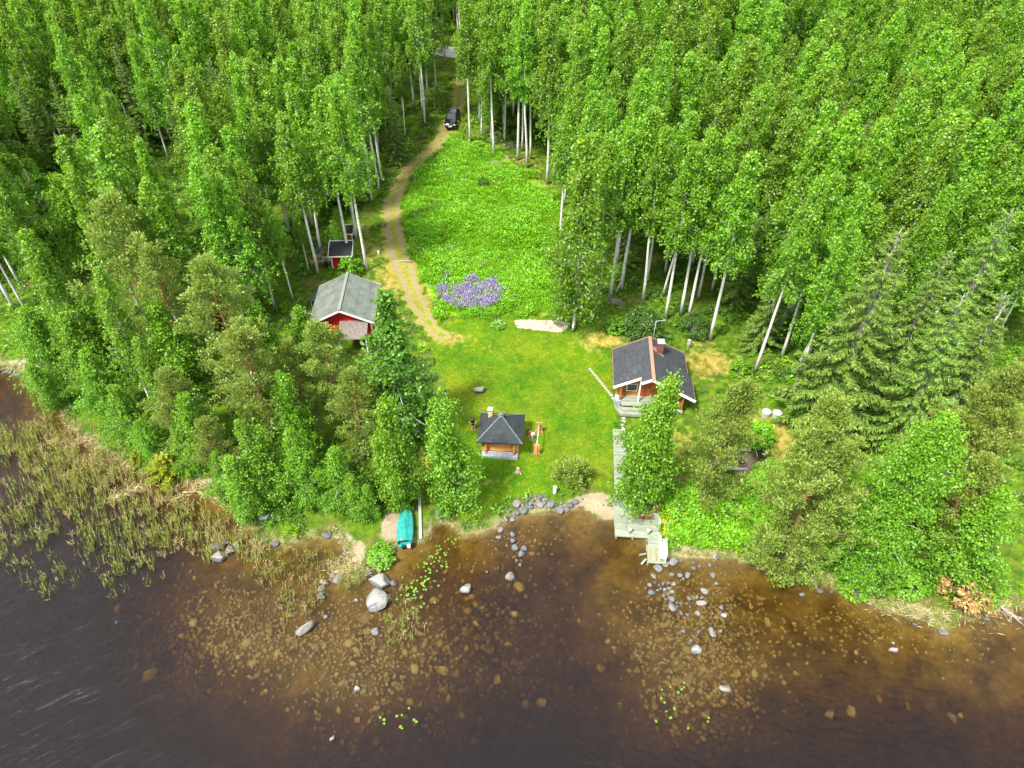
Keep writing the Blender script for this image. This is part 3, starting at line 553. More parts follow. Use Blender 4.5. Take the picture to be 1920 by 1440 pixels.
def broadleaf(seed, h=9., rad=2.6, base=.18, leaf='young_leaf', nc=150, m=42, lsz=.25, flat=.75):
    g = np.random.RandomState(seed); bx, by = g.normal(0, .3, 2); bend = lambda k: np.array([bx, by])*k; P, A, Nn, limbs = [], [], [], []
    lob = [(g.uniform(0, 6.28), g.uniform(.1, .9), g.uniform(.0, .35)) for _ in range(9)]
    for i in range(nc):
        t = g.uniform(0, 1)**.9; hz = base+(1-base)*t; az = g.uniform(0, 6.28); prof = math.sqrt(max(.02, 1-(abs(t-.36)/.68)**2.0))
        bulge = 1+sum(a*math.exp(-((t-tt)/.16)**2)*max(0, math.cos(az-aa))**3 for aa, tt, a in lob)-.10; ring = prof*bulge*g.uniform(.35, 1.)**.35
        c = np.array([math.cos(az)*rad*ring*.9+bx*hz, math.sin(az)*rad*ring*.9+by*hz, h*hz*.96+g.normal(0, .12)]); r = g.uniform(.10, .19)*rad+.08
        if i % 3 == 0: o = np.array([*bend(hz*.55), h*hz*.62]); limbs.append((np.array([o, (o+c)/2+[0,0,-.1], c]), .03))
        out = unit(c-np.array([bx*hz, by*hz, h*(.35*base+.40)])); v = unit(g.normal(0, 1, (m,3))+[0,0,.25]+out*.5); P.append(c+v*r*g.uniform(.35, 1.2, (m,1))*[1.15,1.15,flat]); Nn.append(v+out*.6+g.normal(0, .6, (m,3))+[0,0,.6]); A.append(out*.8+g.normal(0, .7, (m,3))+[0,0,-.45])
    P, A, Nn = np.vstack(P), np.vstack(A), np.vstack(Nn); sz = g.uniform(.6, 1.3, len(P))*lsz; V, Q = leaf_quads(P, A, Nn, sz, sz*.72)
    return trunk_mesh('trunk', h*.8, .10*h/9, M['grey_bark'], bend, limbs), quads_mesh('crown', V, Q, M[leaf], np.clip(g.beta(2, 2, len(P)), 0, 1))
PROTO = {}
def proto(key, fn, kinds, *a, **k): PROTO.setdefault(key, []).extend([fn(s, *a, **k) for s in kinds])
proto('birch', birch, (1,2,3,13), 21., 2.6, .36, nb=72, dens=1.6, lsz=.8); proto('birch', birch, (4,5,14), 20., 2.25, .44, nb=64, dens=1.6, lsz=.8); proto('birch', birch, (6,7,15), 21., 3.0, .28, nb=80, dens=1.6, lsz=.8)
proto('weeping', birch, (20,21,22), 15., 2.6, .12, nb=84, dens=1.8, droop=1.2, lsz=.72)
proto('darkbirch', birch, (31,32), 16., 2.6, .05, 'dark_leaf', nb=90, dens=1.7, droop=1., lsz=.8)
proto('small', birch, (41,42,43), 8., 1.4, .03, 'young_leaf', nb=80, dens=2.4, droop=.35, lsz=.5)
proto('broad', birch, (51,52,53,54), 10., 2.9, .03, 'young_leaf', nb=95, dens=2.3, droop=.5, lsz=.62); proto('edgebirch', birch, (8,9,10,12), 21., 2.4, .47, nb=64, dens=1.7, lsz=.8)
proto('pine', pine, (61,62,63,64), 15., 3.3, .22, nb=50, dens=1.6)
proto('fullpine', pine, (66,67), 13., 3.1, .06, nb=66, dens=1.6)
proto('spruce', spruce, (71,72,73), 18., 3.5, .04, dens=1.7, step=.48)
proto('bigpine', pine, (65,68), 17., 4.3, .04, nb=120, dens=1.9); proto('bigalder', birch, (55,56), 16., 4.4, .04, 'young_leaf', nb=140, dens=2.7, droop=.5, lsz=.62)
proto('youngspruce', spruce, (76,77), 7., 1.8, .02, 'spruce_needle', 1.2, .34, .4)
proto('shrub', broadleaf, (81,82), 2.6, 1.35, .05, 'shrub_leaf', 90, 36, .2, .9)
proto('bush', broadleaf, (84,85), 1.6, 1.2, .03, 'young_leaf', 50, 34, .2, .8)
proto('darkbush', broadleaf, (86,87), 2.2, 1.4, .04, 'under_leaf', 60, 34, .2, .8)
proto('sprucebush', broadleaf, (88,89), 2.6, 1.6, .03, 'under_leaf', 110, 40, .17, .6)
proto('pinebush', pine, (90,), 2.6, 1.75, .05, 'pine_needle', 34, 1.)
proto('goldbush', spruce, (92,), 2.2, 1.4, .03, 'gold_needle', 1.8, .22, .05)
proto('deadbush', broadleaf, (94,), 1.8, 1.1, .2, 'dead_needle', 40, 30, .17)
NOMINAL = dict(edgebirch=21., bigpine=17., bigalder=16., birch=21., weeping=15., darkbirch=16., small=8., broad=10., pine=15., fullpine=13., spruce=18., youngspruce=7., shrub=2.6, bush=1.6, darkbush=2.2, sprucebush=2.6, pinebush=2.6, goldbush=2.2, deadbush=1.8)
NAMES = dict(edgebirch='birch_tree', bigpine='pine_tree', bigalder='alder_tree', birch='birch_tree', weeping='birch_tree', darkbirch='birch_tree', small='alder_tree', broad='alder_tree', pine='pine_tree', fullpine='pine_tree', spruce='spruce_tree', youngspruce='spruce_tree', shrub='shrub', bush='bush', darkbush='bush', sprucebush='spruce_bush', pinebush='pine_bush', goldbush='juniper_bush', deadbush='dry_bush')
CATS = dict(birch_tree='birch', alder_tree='tree', pine_tree='pine', spruce_tree='spruce', shrub='shrub', bush='bush', spruce_bush='bush', pine_bush='bush', juniper_bush='bush', dry_bush='bush')
TREES = []                                          # (x, y) of everything that grows, to keep a distance
def tree(kind, x, y, h, label, group=None, wide=1., variant=None):
    ps = PROTO[kind]; tk, cr = ps[(R.randint(len(ps)) if variant is None else variant) % len(ps)]; nm = NAMES[kind]
    o = thing(nm, label, CATS[nm], (x, y, float(gz(x, y))), R.uniform(0, 6.28), group); o.rotation_euler = (R.normal(0, .022), R.normal(0, .022), R.uniform(0, 6.28)); k = h/NOMINAL[kind]; o.scale = (k*wide, k*wide, k)
    link('trunk', tk, o); link('crown', cr, o); TREES.append((x, y)); return o
def by_base(kind, px, py, h, label, group=None, wide=1.): x, y, _ = at(px, py); return tree(kind, x, y, h, label, group, wide)
def by_tip(kind, px, py, h, label, group=None, wide=1.): x, y, _ = at(px, py, h); return tree(kind, x, y, h, label, group, wide)
# ---------------------------------------------------------------- trees: where they stand
def by_both(kind, b, tip, label, group=None, wide=1.):
    x, y, z = at(*b); hs = np.arange(1, 30, .05); pys = [proj(x, y, z+h)[1] for h in hs]; h = float(hs[int(np.argmin(np.abs(np.array(pys)-tip)))])
    return tree(kind, x, y, h, label, group, wide)
def by_tipbase(kind, tip, base_py, label, group=None, wide=1.):
    hs = np.arange(1.5, 26, .1); b = [at(*tip, h) for h in hs]; e = [abs(proj(*q)[1]-base_py) for q in b]; i = int(np.argmin(e)); print(label[:40], round(float(hs[i]), 1)); return tree(kind, b[i][0], b[i][1], float(hs[i]), label, group, wide)
# trees and bushes of the yard, each one of a kind
by_both('darkbirch', (756,815), 540, 'dark broad birch standing between the red barn and the lawn', wide=1.35)
by_both('small', (752,945), 742, 'slim bright young tree above the bow of the turquoise boat', wide=.8)
by_both('small', (852,950), 752, 'bushy bright green young tree left of the grill hut', wide=.95)
by_both('small', (1194,940), 706, 'tall bushy bright green tree beside the deck in front of the cabin', wide=.84)
by_both('fullpine', (1312,940), 704, 'grey green pine between the cabin and the fire ring', wide=.74)
by_both('weeping', (1076,615), 245, 'big dark birch leafy to the ground beside the sand patch', wide=.95)
by_base('pinebush', 1073, 905, 2.5, 'low round pale pine bush on the lawn by the stone shore')
by_base('shrub', 1416, 828, 2.6, 'round lime green shrub on the far side of the dark grill table')
by_base('shrub', 1440, 912, 2.9, 'round lime green shrub on the lake side of the dark grill table', wide=1.2)
by_base('sprucebush', 1206, 627, 2.9, 'dark green spruce bush behind the cabin antenna', wide=1.2)
by_base('sprucebush', 1294, 625, 2.4, 'dark green spruce bush behind the grey meter post')
by_base('bush', 1152, 618, 1.5, 'small dark leafy bush left of the spruce bush behind the cabin')
by_base('bush', 656, 512, 1.9, 'light green bush between the red shed and the barn roof')
by_base('goldbush', 320, 888, 2.6, 'golden yellow juniper bush at the edge of the reeds', wide=1.2)
by_base('goldbush', 268, 868, 1.6, 'small olive juniper bush left of the golden juniper', wide=1.2)
by_base('bush', 714, 1040, .9, 'low bright green bush between the boat and the lichen boulder', wide=1.7)
by_base('deadbush', 1788, 1112, 3.2, 'dry orange brown bush under the shore trees at right')
by_base('bush', 1385, 700, 1.4, 'small light green bush on the dry grass right of the cabin')
by_base('small', 1484, 800, 4.6, 'small bright birch beside the two concrete well rings')
by_base('youngspruce', 1545, 840, 5.5, 'young dark spruce right of the small bright birch')
by_base('youngspruce', 824, 212, 4.5, 'small spruce on the left of the drive beside the black car')
by_base('youngspruce', 800, 225, 3.6, 'lower small spruce in front of the one beside the car')
by_both('spruce', (745,305), 160, 'dark spruce with dry hanging boughs left of the drive bend')
by_base('darkbush', 905, 350, 1.3, 'dark leafy bush growing out of the upper meadow')
by_base('darkbush', 735, 600, 1.0, 'low green bush between the barn and the dark birch')
# the tall spruces at right
for px, py, h, w_, lb in [(1697,430,21,1.05,'big spruce with drooping boughs, leftmost of the tall spruces right of the cabin'),(1897,392,20,1.,'spruce cut by the right picture edge, highest of the spruces'),(1828,552,18,1.05,'spruce with brown cones near its tip behind the right shore pines'),
        (1775,470,17,.95,'spruce standing between the bare topped and the edge spruce'),(1912,560,16,1.,'lower spruce at the right edge above the grey green pine'),(1640,600,13,.9,'shorter dark spruce on the cabin side of the bare topped spruce')]:
    by_tip('spruce', px, py, h, lb, 'tall spruces right of the cabin', w_*1.1)
by_tipbase('bigpine', (1602,770), 1075, 'huge grey green pine leaning over the water at right', None, .82)
by_tipbase('fullpine', (1545,910), 1065, 'lower pine spreading over the water left of the huge grey green pine', None, .7)
by_tipbase('bigalder', (1768,783), 1060, 'wide bright alder on the right shore', None, .95)
by_tipbase('bigpine', (1908,690), 985, 'pine with red brown trunk at the right edge above the shore alders', None, .8)
by_tipbase('pine', (1862,850), 1040, 'lower pine behind the far right shore alder')
by_tipbase('broad', (1912,930), 1095, 'alder at the right edge of the picture above the shore grass', None, 1.0)
by_tipbase('broad', (1690,960), 1085, 'small alder under the wide bright alder on the right shore'); by_tipbase('broad', (1830,965), 1075, 'small alder between the wide alder and the right edge', None, .9)
by_tip('darkbush', 1640, 1060, 2.4, 'dark bush at the foot of the right shore trees'); by_tip('bush', 1850, 1085, 2., 'bright bush behind the shore grass at far right'); by_tip('bush', 1610, 1080, 1.8, 'bright bush at the foot of the huge grey green pine')
by_tip('bush', 1725, 1075, 1.8, 'bright bush on the shore grass left of the dry orange bush')
# the mixed shore wood at left
LW = 'trees of the shore wood left of the boat'
for k, px, py, h, w_, lb in [
  ('weeping',70,418,17,1.05,'weeping pale birch at the left edge above the gravel bay'),('pine',190,385,19,1.05,'tallest grey green pine of the left shore wood, reddish trunk showing'),('pine',262,470,16,.9,'pine directly behind the tallest pine of the left shore wood'),
  ('pine',385,482,17,1.05,'grey green pine left of the barn, second tallest of the shore wood'),('pine',440,600,15,1.05,'pine in the middle of the left shore wood below the second tallest'),('small',292,568,12,1.1,'dark green aspen between the two groups of pines at left'),
  ('small',516,702,10.5,.95,'slim lime green tree standing out in front of the barn pines'),('pine',612,602,13.5,1.,'grey green pine in front of the barn porch'),('pine',650,690,11.5,.95,'pine between the barn porch pine and the dark birch'),
  ('broad',112,590,9.5,1.1,'bright alder at the left edge below the weeping birch'),('broad',30,575,9,1.1,'bright alder overhanging the gravel bay at the left edge'),('broad',205,715,8,1.05,'lime green alder above the dry reed heap'),('broad',150,660,8.5,1.,'alder between the bay and the lime green alder'),
  ('broad',345,735,9,.95,'fresh green alder below the dark aspen'),('weeping',445,782,10.5,.95,'birch with leaning white trunk above the reeds'),('broad',548,800,9.,.9,'round alder on the bank above the reed cove'),('broad',612,835,8.,.9,'round alder right of the one above the reed cove'),
  ('small',470,800,9.,1.2,'alder behind the slim lime green tree'),('pine',300,690,11,1.,'low spreading pine above the golden juniper'),('pine',375,780,9,1.,'crooked pine at the edge of the reed bank'),('broad',255,790,6,1.,'alder overhanging the reeds left of the golden juniper'),
  ('small',560,575,9,1.,'light green tree left of the barn wall'),('broad',470,690,9,.9,'shaded alder between the pines left of the barn'),('pine',540,640,11.5,.9,'thin pine left of the barn porch pine'),('broad',680,905,4.5,1.,'small alder on the bank left of the boat'),
  ('small',430,860,7.5,1.25,'slim alder at the edge of the reed bank'),('broad',400,850,6,1.,'alder between the crooked pine and the reeds'),('broad',330,800,6,.95,'alder close behind the golden juniper'),('weeping',250,640,13,.9,'birch hidden among the pines of the left shore wood'),('broad',60,680,6,1.1,'low alder at the corner of the gravel bay'),
  ('broad',710,840,5,.9,'shaded alder under the dark broad birch'),('small',480,560,12,1.,'aspen left of the barn with dense dark foliage'),('birch',160,500,17,1.,'birch between the weeping birch and the pines'),('small',655,895,5.5,1.2,'slim alder on the bank left of the boat tree')]:
    by_tip(k, px, py, h, lb, LW, w_)
# birches whose white trunks show at the edge of the clearing
EB = 'white trunked birches at the forest edge'
for px, py, h, lb in [
  (882,267,22,'birch with the long bare white trunk right beside the black car'),(926,292,22,'white trunked birch at the top of the meadow, second right of the car'),(946,266,21,'white trunked birch behind the second one right of the car'),(971,300,22,'white trunked birch above the bleached brush heap on the meadow'),
  (979,283,18,'thin birch just behind the one above the brush heap'),(988,314,22,'white trunked birch right of the brush heap'),(995,298,20,'slim birch close behind the one right of the brush heap'),(1026,345,23,'white trunked birch reaching lowest into the upper meadow'),(1039,333,20,'slim birch right of the lowest meadow birch'),
  (1048,306,19,'slim birch behind the lowest meadow birch'),(1075,302,23,'white trunked birch at the right end of the meadow row'),(903,259,15,'thin low birch among leaves right of the car'),(1092,243,21,'white trunked birch deeper behind the right end of the meadow row'),(938,192,20,'distant thin birch behind the meadow row'),
  (962,222,20,'distant birch in the middle behind the meadow row'),(1066,255,20,'distant birch behind the right half of the meadow row'),(1108,237,22,'white trunked birch right behind the meadow corner'),
  (797,234,22,'white trunked birch on the left of the drive behind the small spruces'),(760,256,14,'thin birch left of the small spruces by the drive'),(711,357,22,'white trunked birch at the left edge of the drive bend'),(716,341,21,'white trunked birch behind the one at the drive bend'),
  (777,200,21,'white trunked birch in the shade left of the car'),(697,378,21,'white trunked birch left of the drive above the red shed'),(688,507,22.5,'white trunked birch between the red shed and the drive'),(655,484,21,'white trunked birch growing in front of the red shed roof'),
  (597,514,20,'white trunked birch left of the firewood pile'),(603,475,21,'spotted birch behind the green tarpaulin'),(580,511,9,'thin small birch at the left end of the firewood'),(550,563,13,'thin birch left of the barn'),(515,577,18,'leaning white birch left of the barn by the aspen'),
  (1116,577,20,'white trunked birch right beside the big dark birch'),(1145,556,20,'second white trunked birch right of the big dark birch'),(1164,544,22,'white trunked birch with a white cloth at its foot'),(1205,566,21,'white trunked birch up the slope behind the spruce bush'),(1212,530,19,'birch standing close behind the one up the slope'),
  (1247,600,21,'white trunked birch right behind the antenna arm'),(1276,592,22,'white trunked birch left of the pair behind the cabin chimney'),(1290,600,21,'white trunked birch right of the pair behind the cabin chimney'),(1331,638,22,'stout white birch at the right back corner of the cabin'),
  (1309,560,20,'birch in shade behind the stout white birch'),(1415,697,22,'stout leaning white birch on the bank right of the cabin'),(1465,671,21,'white trunked birch behind the stout leaning one'),(1487,737,20,'white trunked birch nearest to the well rings'),(1243,556,17,'slim birch deeper behind the antenna'),
  (1058,385,19,'birch at the right edge of the upper meadow'),(1050,450,17,'birch at the right edge of the middle meadow'),(1085,470,20,'birch just behind the edge of the middle meadow'),(1110,430,20,'birch up the slope behind the middle meadow'),(1090,520,18,'birch close above the big dark birch')]:
    by_base('edgebirch', px, py, h, lb, EB, R.uniform(.9, 1.15))
by_both('broad', (30,330), 245, 'round bright alder in the forest at the left edge', wide=1.2); by_both('broad', (80,330), 270, 'second bright alder right of the one at the left edge')
for px, py, h, lb in [(92,148,13,'yellow green spruce among birches at upper left'),(22,140,14,'dark spruce at the upper left edge'),(218,92,15,'dark spruce below the road gap at upper left'),(310,150,13,'yellowish young spruce in the left birch stand'),(38,318,12,'olive spruce at the left edge above the weeping birch'),(130,250,11,'spruce right of the olive spruce')]:
    by_tip('spruce', px, py, h, lb, 'spruces in the left birch stand', .95)
for px, py, h, lb in [(45,300,11,'bright alder in the hollow at the left edge below the two round ones'),(120,318,12,'bright alder right of the hollow at the left edge'),(160,345,11,'alder between the hollow and the tallest pine'),(95,360,10,'bright alder above the weeping birch at the left edge'),(12,350,11,'alder cut by the left edge above the weeping birch'),(180,280,12,'alder among birches right of the yellow green spruce')]: by_tip('broad', px, py, h, lb, 'alders of the left hollow', 1.15)
by_base('small', 641, 460, 5.0, 'leafy young birch in front of the tiny outhouse', wide=1.3)
# the dense birch stand
SHOW = [(92,148,13),(22,140,14),(218,92,15),(310,150,13),(38,318,12),(130,250,11),(30,245,9),(80,270,9),(45,300,11),(120,318,12),(95,360,10)]
CLEAR = world_poly([(846,112),(842,190),(800,262),(745,322),(722,352),(712,410),(700,450),(690,500),(640,430),(600,440),(560,470),(545,560),(520,610),(470,640),(300,660),(60,600),(-100,560),(-400,540),(-400,1440),(2300,1440),(2300,690),(1960,640),(1560,720),(1500,745),(1480,715),(1420,670),(1350,620),(1300,585),(1255,570),(1210,545),(1160,530),(1110,500),(1075,520),(1040,560),(1040,440),(1050,350),(1030,340),(990,318),(930,298),(885,272),(878,200),(874,112)])
cand = []
for gy_ in np.arange(46, 250, 3.85):
    for gx_ in np.arange(-185, 186, 3.85): cand.append((gx_+R.uniform(-1.6, 1.6), gy_+R.uniform(-1.6, 1.6)))
cand = np.array(cand)
cand = cand[(sdist(cand) > 3) & ~in_poly(cand, CLEAR) & (dist_line(cand, DRIVE) > 3.2) & (dist_line(cand, ROAD) > 4.6)]
TA = np.array(TREES); cand = cand[np.array([np.min(np.hypot(TA[:,0]-c[0], TA[:,1]-c[1])) > 2.3 for c in cand])]
z_ = gz(cand[:,0], cand[:,1]); hts = R.uniform(17.5, 24., len(cand))-5*(R.uniform(0, 1, len(cand)) < .15)
prj = np.array([proj(c[0], c[1], z+h) for c, z, h in zip(cand, z_, hts)]); prb = np.array([proj(c[0], c[1], z) for c, z in zip(cand, z_)])
cbz = np.array([proj(c[0], c[1], z+.35*h) for c, z, h in zip(cand, z_, hts)]); dist_ = np.hypot(cand[:,0], cand[:,1]); keep = np.ones(len(cand), bool)
for (tx, ty, th) in SHOW:                         # nothing taller right in front of the conifers and alders that show between the birches
    q = at(tx, ty, th); keep &= ~((dist_ < math.hypot(q[0], q[1])+1.5) & (np.abs((prj[:,0]+cbz[:,0])/2-tx) < 40) & (prj[:,1] < ty+75) & (cbz[:,1] > ty-15))
cand, z_, hts, prj, prb = cand[keep], z_[keep], hts[keep], prj[keep], prb[keep]
inview = (prj[:,0] > -40) & (prj[:,0] < 1960) & (prb[:,1] > 0) & (prj[:,1] < 1440); order = np.argsort(np.hypot(cand[:,0], cand[:,1]))
def zone(px, y):
    if px < 760: return ('birch in the left stand between the shore wood and the red shed' if y < 92 else 'birch deep in the left stand below the gravel road')
    if px < 1090: return 'birch in the stand behind the top of the meadow'
    if px < 1480: return ('birch in the stand right of the meadow above the cabin' if y < 98 else 'birch deep in the stand behind the cabin slope')
    return ('birch in the right stand just above the tall spruces' if y < 92 else 'birch deep in the right stand towards the upper right corner')
indiv, rest = [], []
n_birch = sum(1 for o in C.objects if o.name.startswith('birch_tree'))
for i in order: (indiv if inview[i] and len(indiv) < 300-n_birch else rest).append(i)
for i in indiv:
    q = R.uniform(); k = 'birch' if q < .89 else 'spruce'; lab = zone(prb[i,0], cand[i,1])
    if k == 'spruce': tree('spruce', *cand[i], hts[i]*.62, lab.replace('birch', 'dark spruce', 1), 'spruces hidden among the birches: '+lab[6:])
    else: tree('birch', *cand[i], hts[i], lab, lab[6:].replace('in the', 'birches of the', 1), R.uniform(.8, 1.25))
def joined(pair, name):
    me = bpy.data.meshes.new(name); b = bmesh.new(); n = 0
    for k, m in enumerate(pair):
        b.from_mesh(m); b.faces.ensure_lookup_table()
        for f in b.faces[n:]: f.material_index = k
        n = len(b.faces); me.materials.append(m.materials[0])
    b.to_mesh(me); b.free(); return me
far = [joined(p, 'far birch') for p in PROTO['birch']]
scatter('birch_forest', np.c_[cand[rest], z_[rest]], R.uniform(0, 6.28, len(rest)), hts[rest]/21, far)
print('trees', len(TREES), 'individual fill', len(indiv), 'rest', len(rest))
# ---------------------------------------------------------------- ground cover
def herb(seed, n, h, r, mat, L=.28, up=.6):
    g = np.random.RandomState(seed); az = g.uniform(0, 6.28, n); rr = r*np.sqrt(g.uniform(0, 1, n)); P = np.stack([rr*np.cos(az), rr*np.sin(az), g.uniform(.25, 1, n)*h*(1-.4*rr/r)], 1)
    A = np.stack([np.cos(az), np.sin(az), np.full(n, up)], 1)+g.normal(0, .5, (n,3)); N = g.normal(0, .5, (n,3))+[0,0,1]; sz = g.uniform(.7, 1.3, n)*L; V, Q = leaf_quads(P, A, N, sz, sz*.6)
    return quads_mesh('herb', V, Q, mat, g.beta(2, 2, n))
def tuft(seed, n, h, r, mat, w=.03, lean=.35):
    g = np.random.RandomState(seed); P = np.stack([g.normal(0, r, n), g.normal(0, r, n), np.zeros(n)], 1); A = np.stack([g.normal(0, lean, n), g.normal(0, lean, n), np.ones(n)], 1); V, Q = leaf_quads(P, A, g.normal(0, 1, (n,3)), g.uniform(.6, 1.1, n)*h, w)
    return quads_mesh('tuft', V, Q, mat, g.beta(2, 2, n))
def sample(poly, n, seed):
    g = np.random.RandomState(seed); lo, hi = poly.min(0), poly.max(0); P = np.zeros((0, 2))
    while len(P) < n:
        q = g.uniform(lo, hi, (n*2, 2)); P = np.vstack([P, q[in_poly(q, poly)]])
    return P[:n], g
def bld(P, k=0.):                                  # keep growth off houses, decks, patches
    ok = np.ones(len(P), bool)
    for x, y, r in [(-18.5,62,5.6),(-1.02,45.78,2.9),(14,52.5,5.2),(10.8,37.5,3.2),(12.1,33.8,1.9),(10.2,44,1.5),(-9.3,37,2.2),(-20.9,73.5,2.6),(15.8,50.5,4)]: ok &= np.hypot(P[:,0]-x, P[:,1]-y) > r+k
    return ok & (dist_line(P, DRIVE) > 1.05)
def noise2(x, y, s, ph=0.): return (np.sin(x*s+1.3*np.sin(y*s*.7+ph)+ph)+np.sin(y*s*1.1+1.7*np.sin(x*s*.6+2+ph)))/2
P, g = sample(world_poly([(835,250),(905,262),(990,305),(1060,350),(1062,590),(950,600),(820,603),(780,555),(750,470),(742,400),(760,330),(810,275)]), 13500, 3); dm = dist_line(P, MEADOW, True)*np.where(in_poly(P, MEADOW), 1, -1); P = P[(dm+.9*noise2(P[:,0], P[:,1], 1.9)+g.normal(0, .3, len(P)) > .1) & bld(P)]
dry_ = np.array([max((k*math.exp(-((x-a)/rx)**2-((y-b)/ry)**2) for a, b, rx, ry, k in DRY), default=0) for x, y in P]); nn = noise2(P[:,0], P[:,1], .8, 2.); ok = (dry_ < .25+.3*g.uniform(size=len(P))) & (nn > -2); P, nn = P[ok], nn[ok]
sc = g.uniform(.6, 1.4, len(P))*(1+.3*noise2(P[:,0], P[:,1], .5)); grassy = (noise2(P[:,0], P[:,1], .62, 4.)+.5*g.normal(size=len(P)) > .35); pk = np.where(g.uniform(size=len(P)) < .10, 4, g.randint(0, 4, len(P))); pk = np.where(grassy, 5+g.randint(0, 2, len(P)), pk)
scatter('meadow_herbs', np.c_[P, gz(P[:,0], P[:,1])], g.uniform(0, 6.28, len(P)), sc, [herb(s, 64, .62, .46, M['meadow_leaf'], .165) for s in range(3)]+[herb(8, 36, .8, .34, M['shrub_leaf'], .2)]+[herb(9, 26, .5, .4, M['under_leaf'], .25)]+[tuft(s+80, 26, .62, .2, M['meadow_leaf'], .05, .5) for s in range(2)], pk)
P, g = sample(LAWN, 14000, 4); P = P[bld(P)]; P = P[sdist(P) > .5]; scatter('lawn_grass', np.c_[P, gz(P[:,0], P[:,1])], g.uniform(0, 6.28, len(P)), g.uniform(.5, 1.1, len(P)), [tuft(s, 14, .11, .13, M['lawn_blade'], .035, 1.1) for s in range(4)])
WOODS = np.array([[-62,40],[-30,30],[-14,36],[10,34],[18,34],[40,28],[66,22],[75,90],[60,130],[-75,130],[-80,70]], float)
P, g = sample(WOODS, 17000, 5); dl = sdist(P); P = P[(dl > .4) & ~in_poly(P, MEADOW) & ~in_poly(P, LAWN) & bld(P, -.2)]; dry_ = np.array([max((k*math.exp(-((x-a)/rx)**2-((y-b)/ry)**2) for a, b, rx, ry, k in DRY+SAND), default=0) for x, y in P]); P = P[(dry_ < .2) & (noise2(P[:,0], P[:,1], .45)+.55*g.uniform(size=len(P)) > -.15)]
scatter('undergrowth', np.c_[P, gz(P[:,0], P[:,1])], g.uniform(0, 6.28, len(P)), g.uniform(.6, 1.5, len(P)), [herb(s+20, 34, .42, .42, M['under_leaf'], .2) for s in range(3)]+[herb(30, 22, .5, .4, M['young_leaf'], .25)]+[herb(31, 24, .5, .42, M['meadow_leaf'], .25)], g.choice(5, len(P), p=[.26,.26,.2,.12,.16]))
BANK = world_poly([(1238,930),(1300,905),(1400,900),(1460,960),(1480,1060),(1440,1052),(1380,1040),(1320,1036),(1245,1030)]); P, g = sample(BANK, 560, 6); P = P[sdist(P) > .5]
scatter('bank_herbs', np.c_[P, gz(P[:,0], P[:,1])], g.uniform(0, 6.28, len(P)), g.uniform(.5, 1.3, len(P)), [herb(s+40, 24, .5, .36, M[m_], .26) for s, m_ in enumerate(('meadow_leaf','young_leaf','shrub_leaf'))])
sl = SHORE[4:-5]; k = np.concatenate([np.linspace(a, b, max(2, int(np.hypot(*(b-a))/.07))) for a, b in zip(sl[:-1], sl[1:])]); g = np.random.RandomState(8); P = k+g.normal(0, .35, k.shape); d_ = sdist(P); P = P[(d_ > -.15) & (d_ < 1.3) & bld(P)]
pxs = np.array([proj(x, y, .3)[0] for x, y in P]); P = P[~((pxs > 920) & (pxs < 1240))]; P = P[g.uniform(size=len(P)) < .8]
scatter('shore_grass', np.c_[P, gz(P[:,0], P[:,1])-.02], g.uniform(0, 6.28, len(P)), g.uniform(.6, 1.4, len(P)), [tuft(s+50, 22, .42, .14, M['reed'], .035, .6) for s in range(2)]+[tuft(60, 22, .4, .16, M['dry_reed'], .035, .9)]+[tuft(61, 22, .4, .14, M['lawn_blade'], .035, .6)], g.choice(4, len(P), p=[.25,.2,.3,.25]))
# reeds in the water at left
REED = world_poly([(0,800),(60,765),(110,780),(190,850),(290,880),(380,930),(440,960),(480,1000),(500,1060),(440,1060),(330,1085),(240,1150),(130,1150),(40,1090),(-60,1040),(-60,830)])
def reed_mesh(seed, mat, n=5, h=1.5):
    g = np.random.RandomState(seed); P = np.stack([g.normal(0, .16, n), g.normal(0, .16, n), np.zeros(n)], 1); ln = g.normal(0, .10, (n,3))+[.13,.05,0]; V, Q = leaf_quads(P, ln+[0,0,1], g.normal(0, 1, (n,3)), h*g.uniform(.7, 1.1, n), .045)
    P2, A2 = [], []
    for i in range(n):
        for q in g.uniform(.35, .95, 2): P2.append(P[i]+(ln[i]+[0,0,1])*h*.9*q); A2.append(g.normal(0, .4, 3)+[.15,0,.9])
    v2, q2 = leaf_quads(np.array(P2), np.array(A2), g.normal(0, 1, (len(P2),3)), g.uniform(.25, .45, len(P2)), .05); return quads_mesh('reed', np.vstack([V, v2]), np.vstack([Q, q2+len(V)]), mat, g.beta(2, 2, len(Q)+len(q2)))
P, g = sample(REED, 2900, 12); nn = noise2(P[:,0], P[:,1], .55)+.6*noise2(P[:,0], P[:,1], 1.7, 1.)+.9*g.uniform(size=len(P)); edge = np.clip(dist_line(P, REED, True)/9, 0, 1); P = P[(nn*.5+edge*1.3 > .42) & (sdist(P) < .3)]; zb = np.minimum(gz(P[:,0], P[:,1]), 0)
near_shore = np.clip(1+sdist(P)/7, 0, 1); kp = g.uniform(size=len(P)) < .38+.62*near_shore; P, zb, near_shore = P[kp], zb[kp], near_shore[kp]
scatter('reeds', np.c_[P, zb-.05], g.uniform(-.5, .5, len(P)), g.uniform(.75, 1.3, len(P)), [reed_mesh(s, M['reed']) for s in range(3)]+[reed_mesh(7, M['dry_reed'], 8, 1.1)], np.where(g.uniform(size=len(P)) < .12+.5*near_shore, 3, g.randint(0, 3, len(P))))
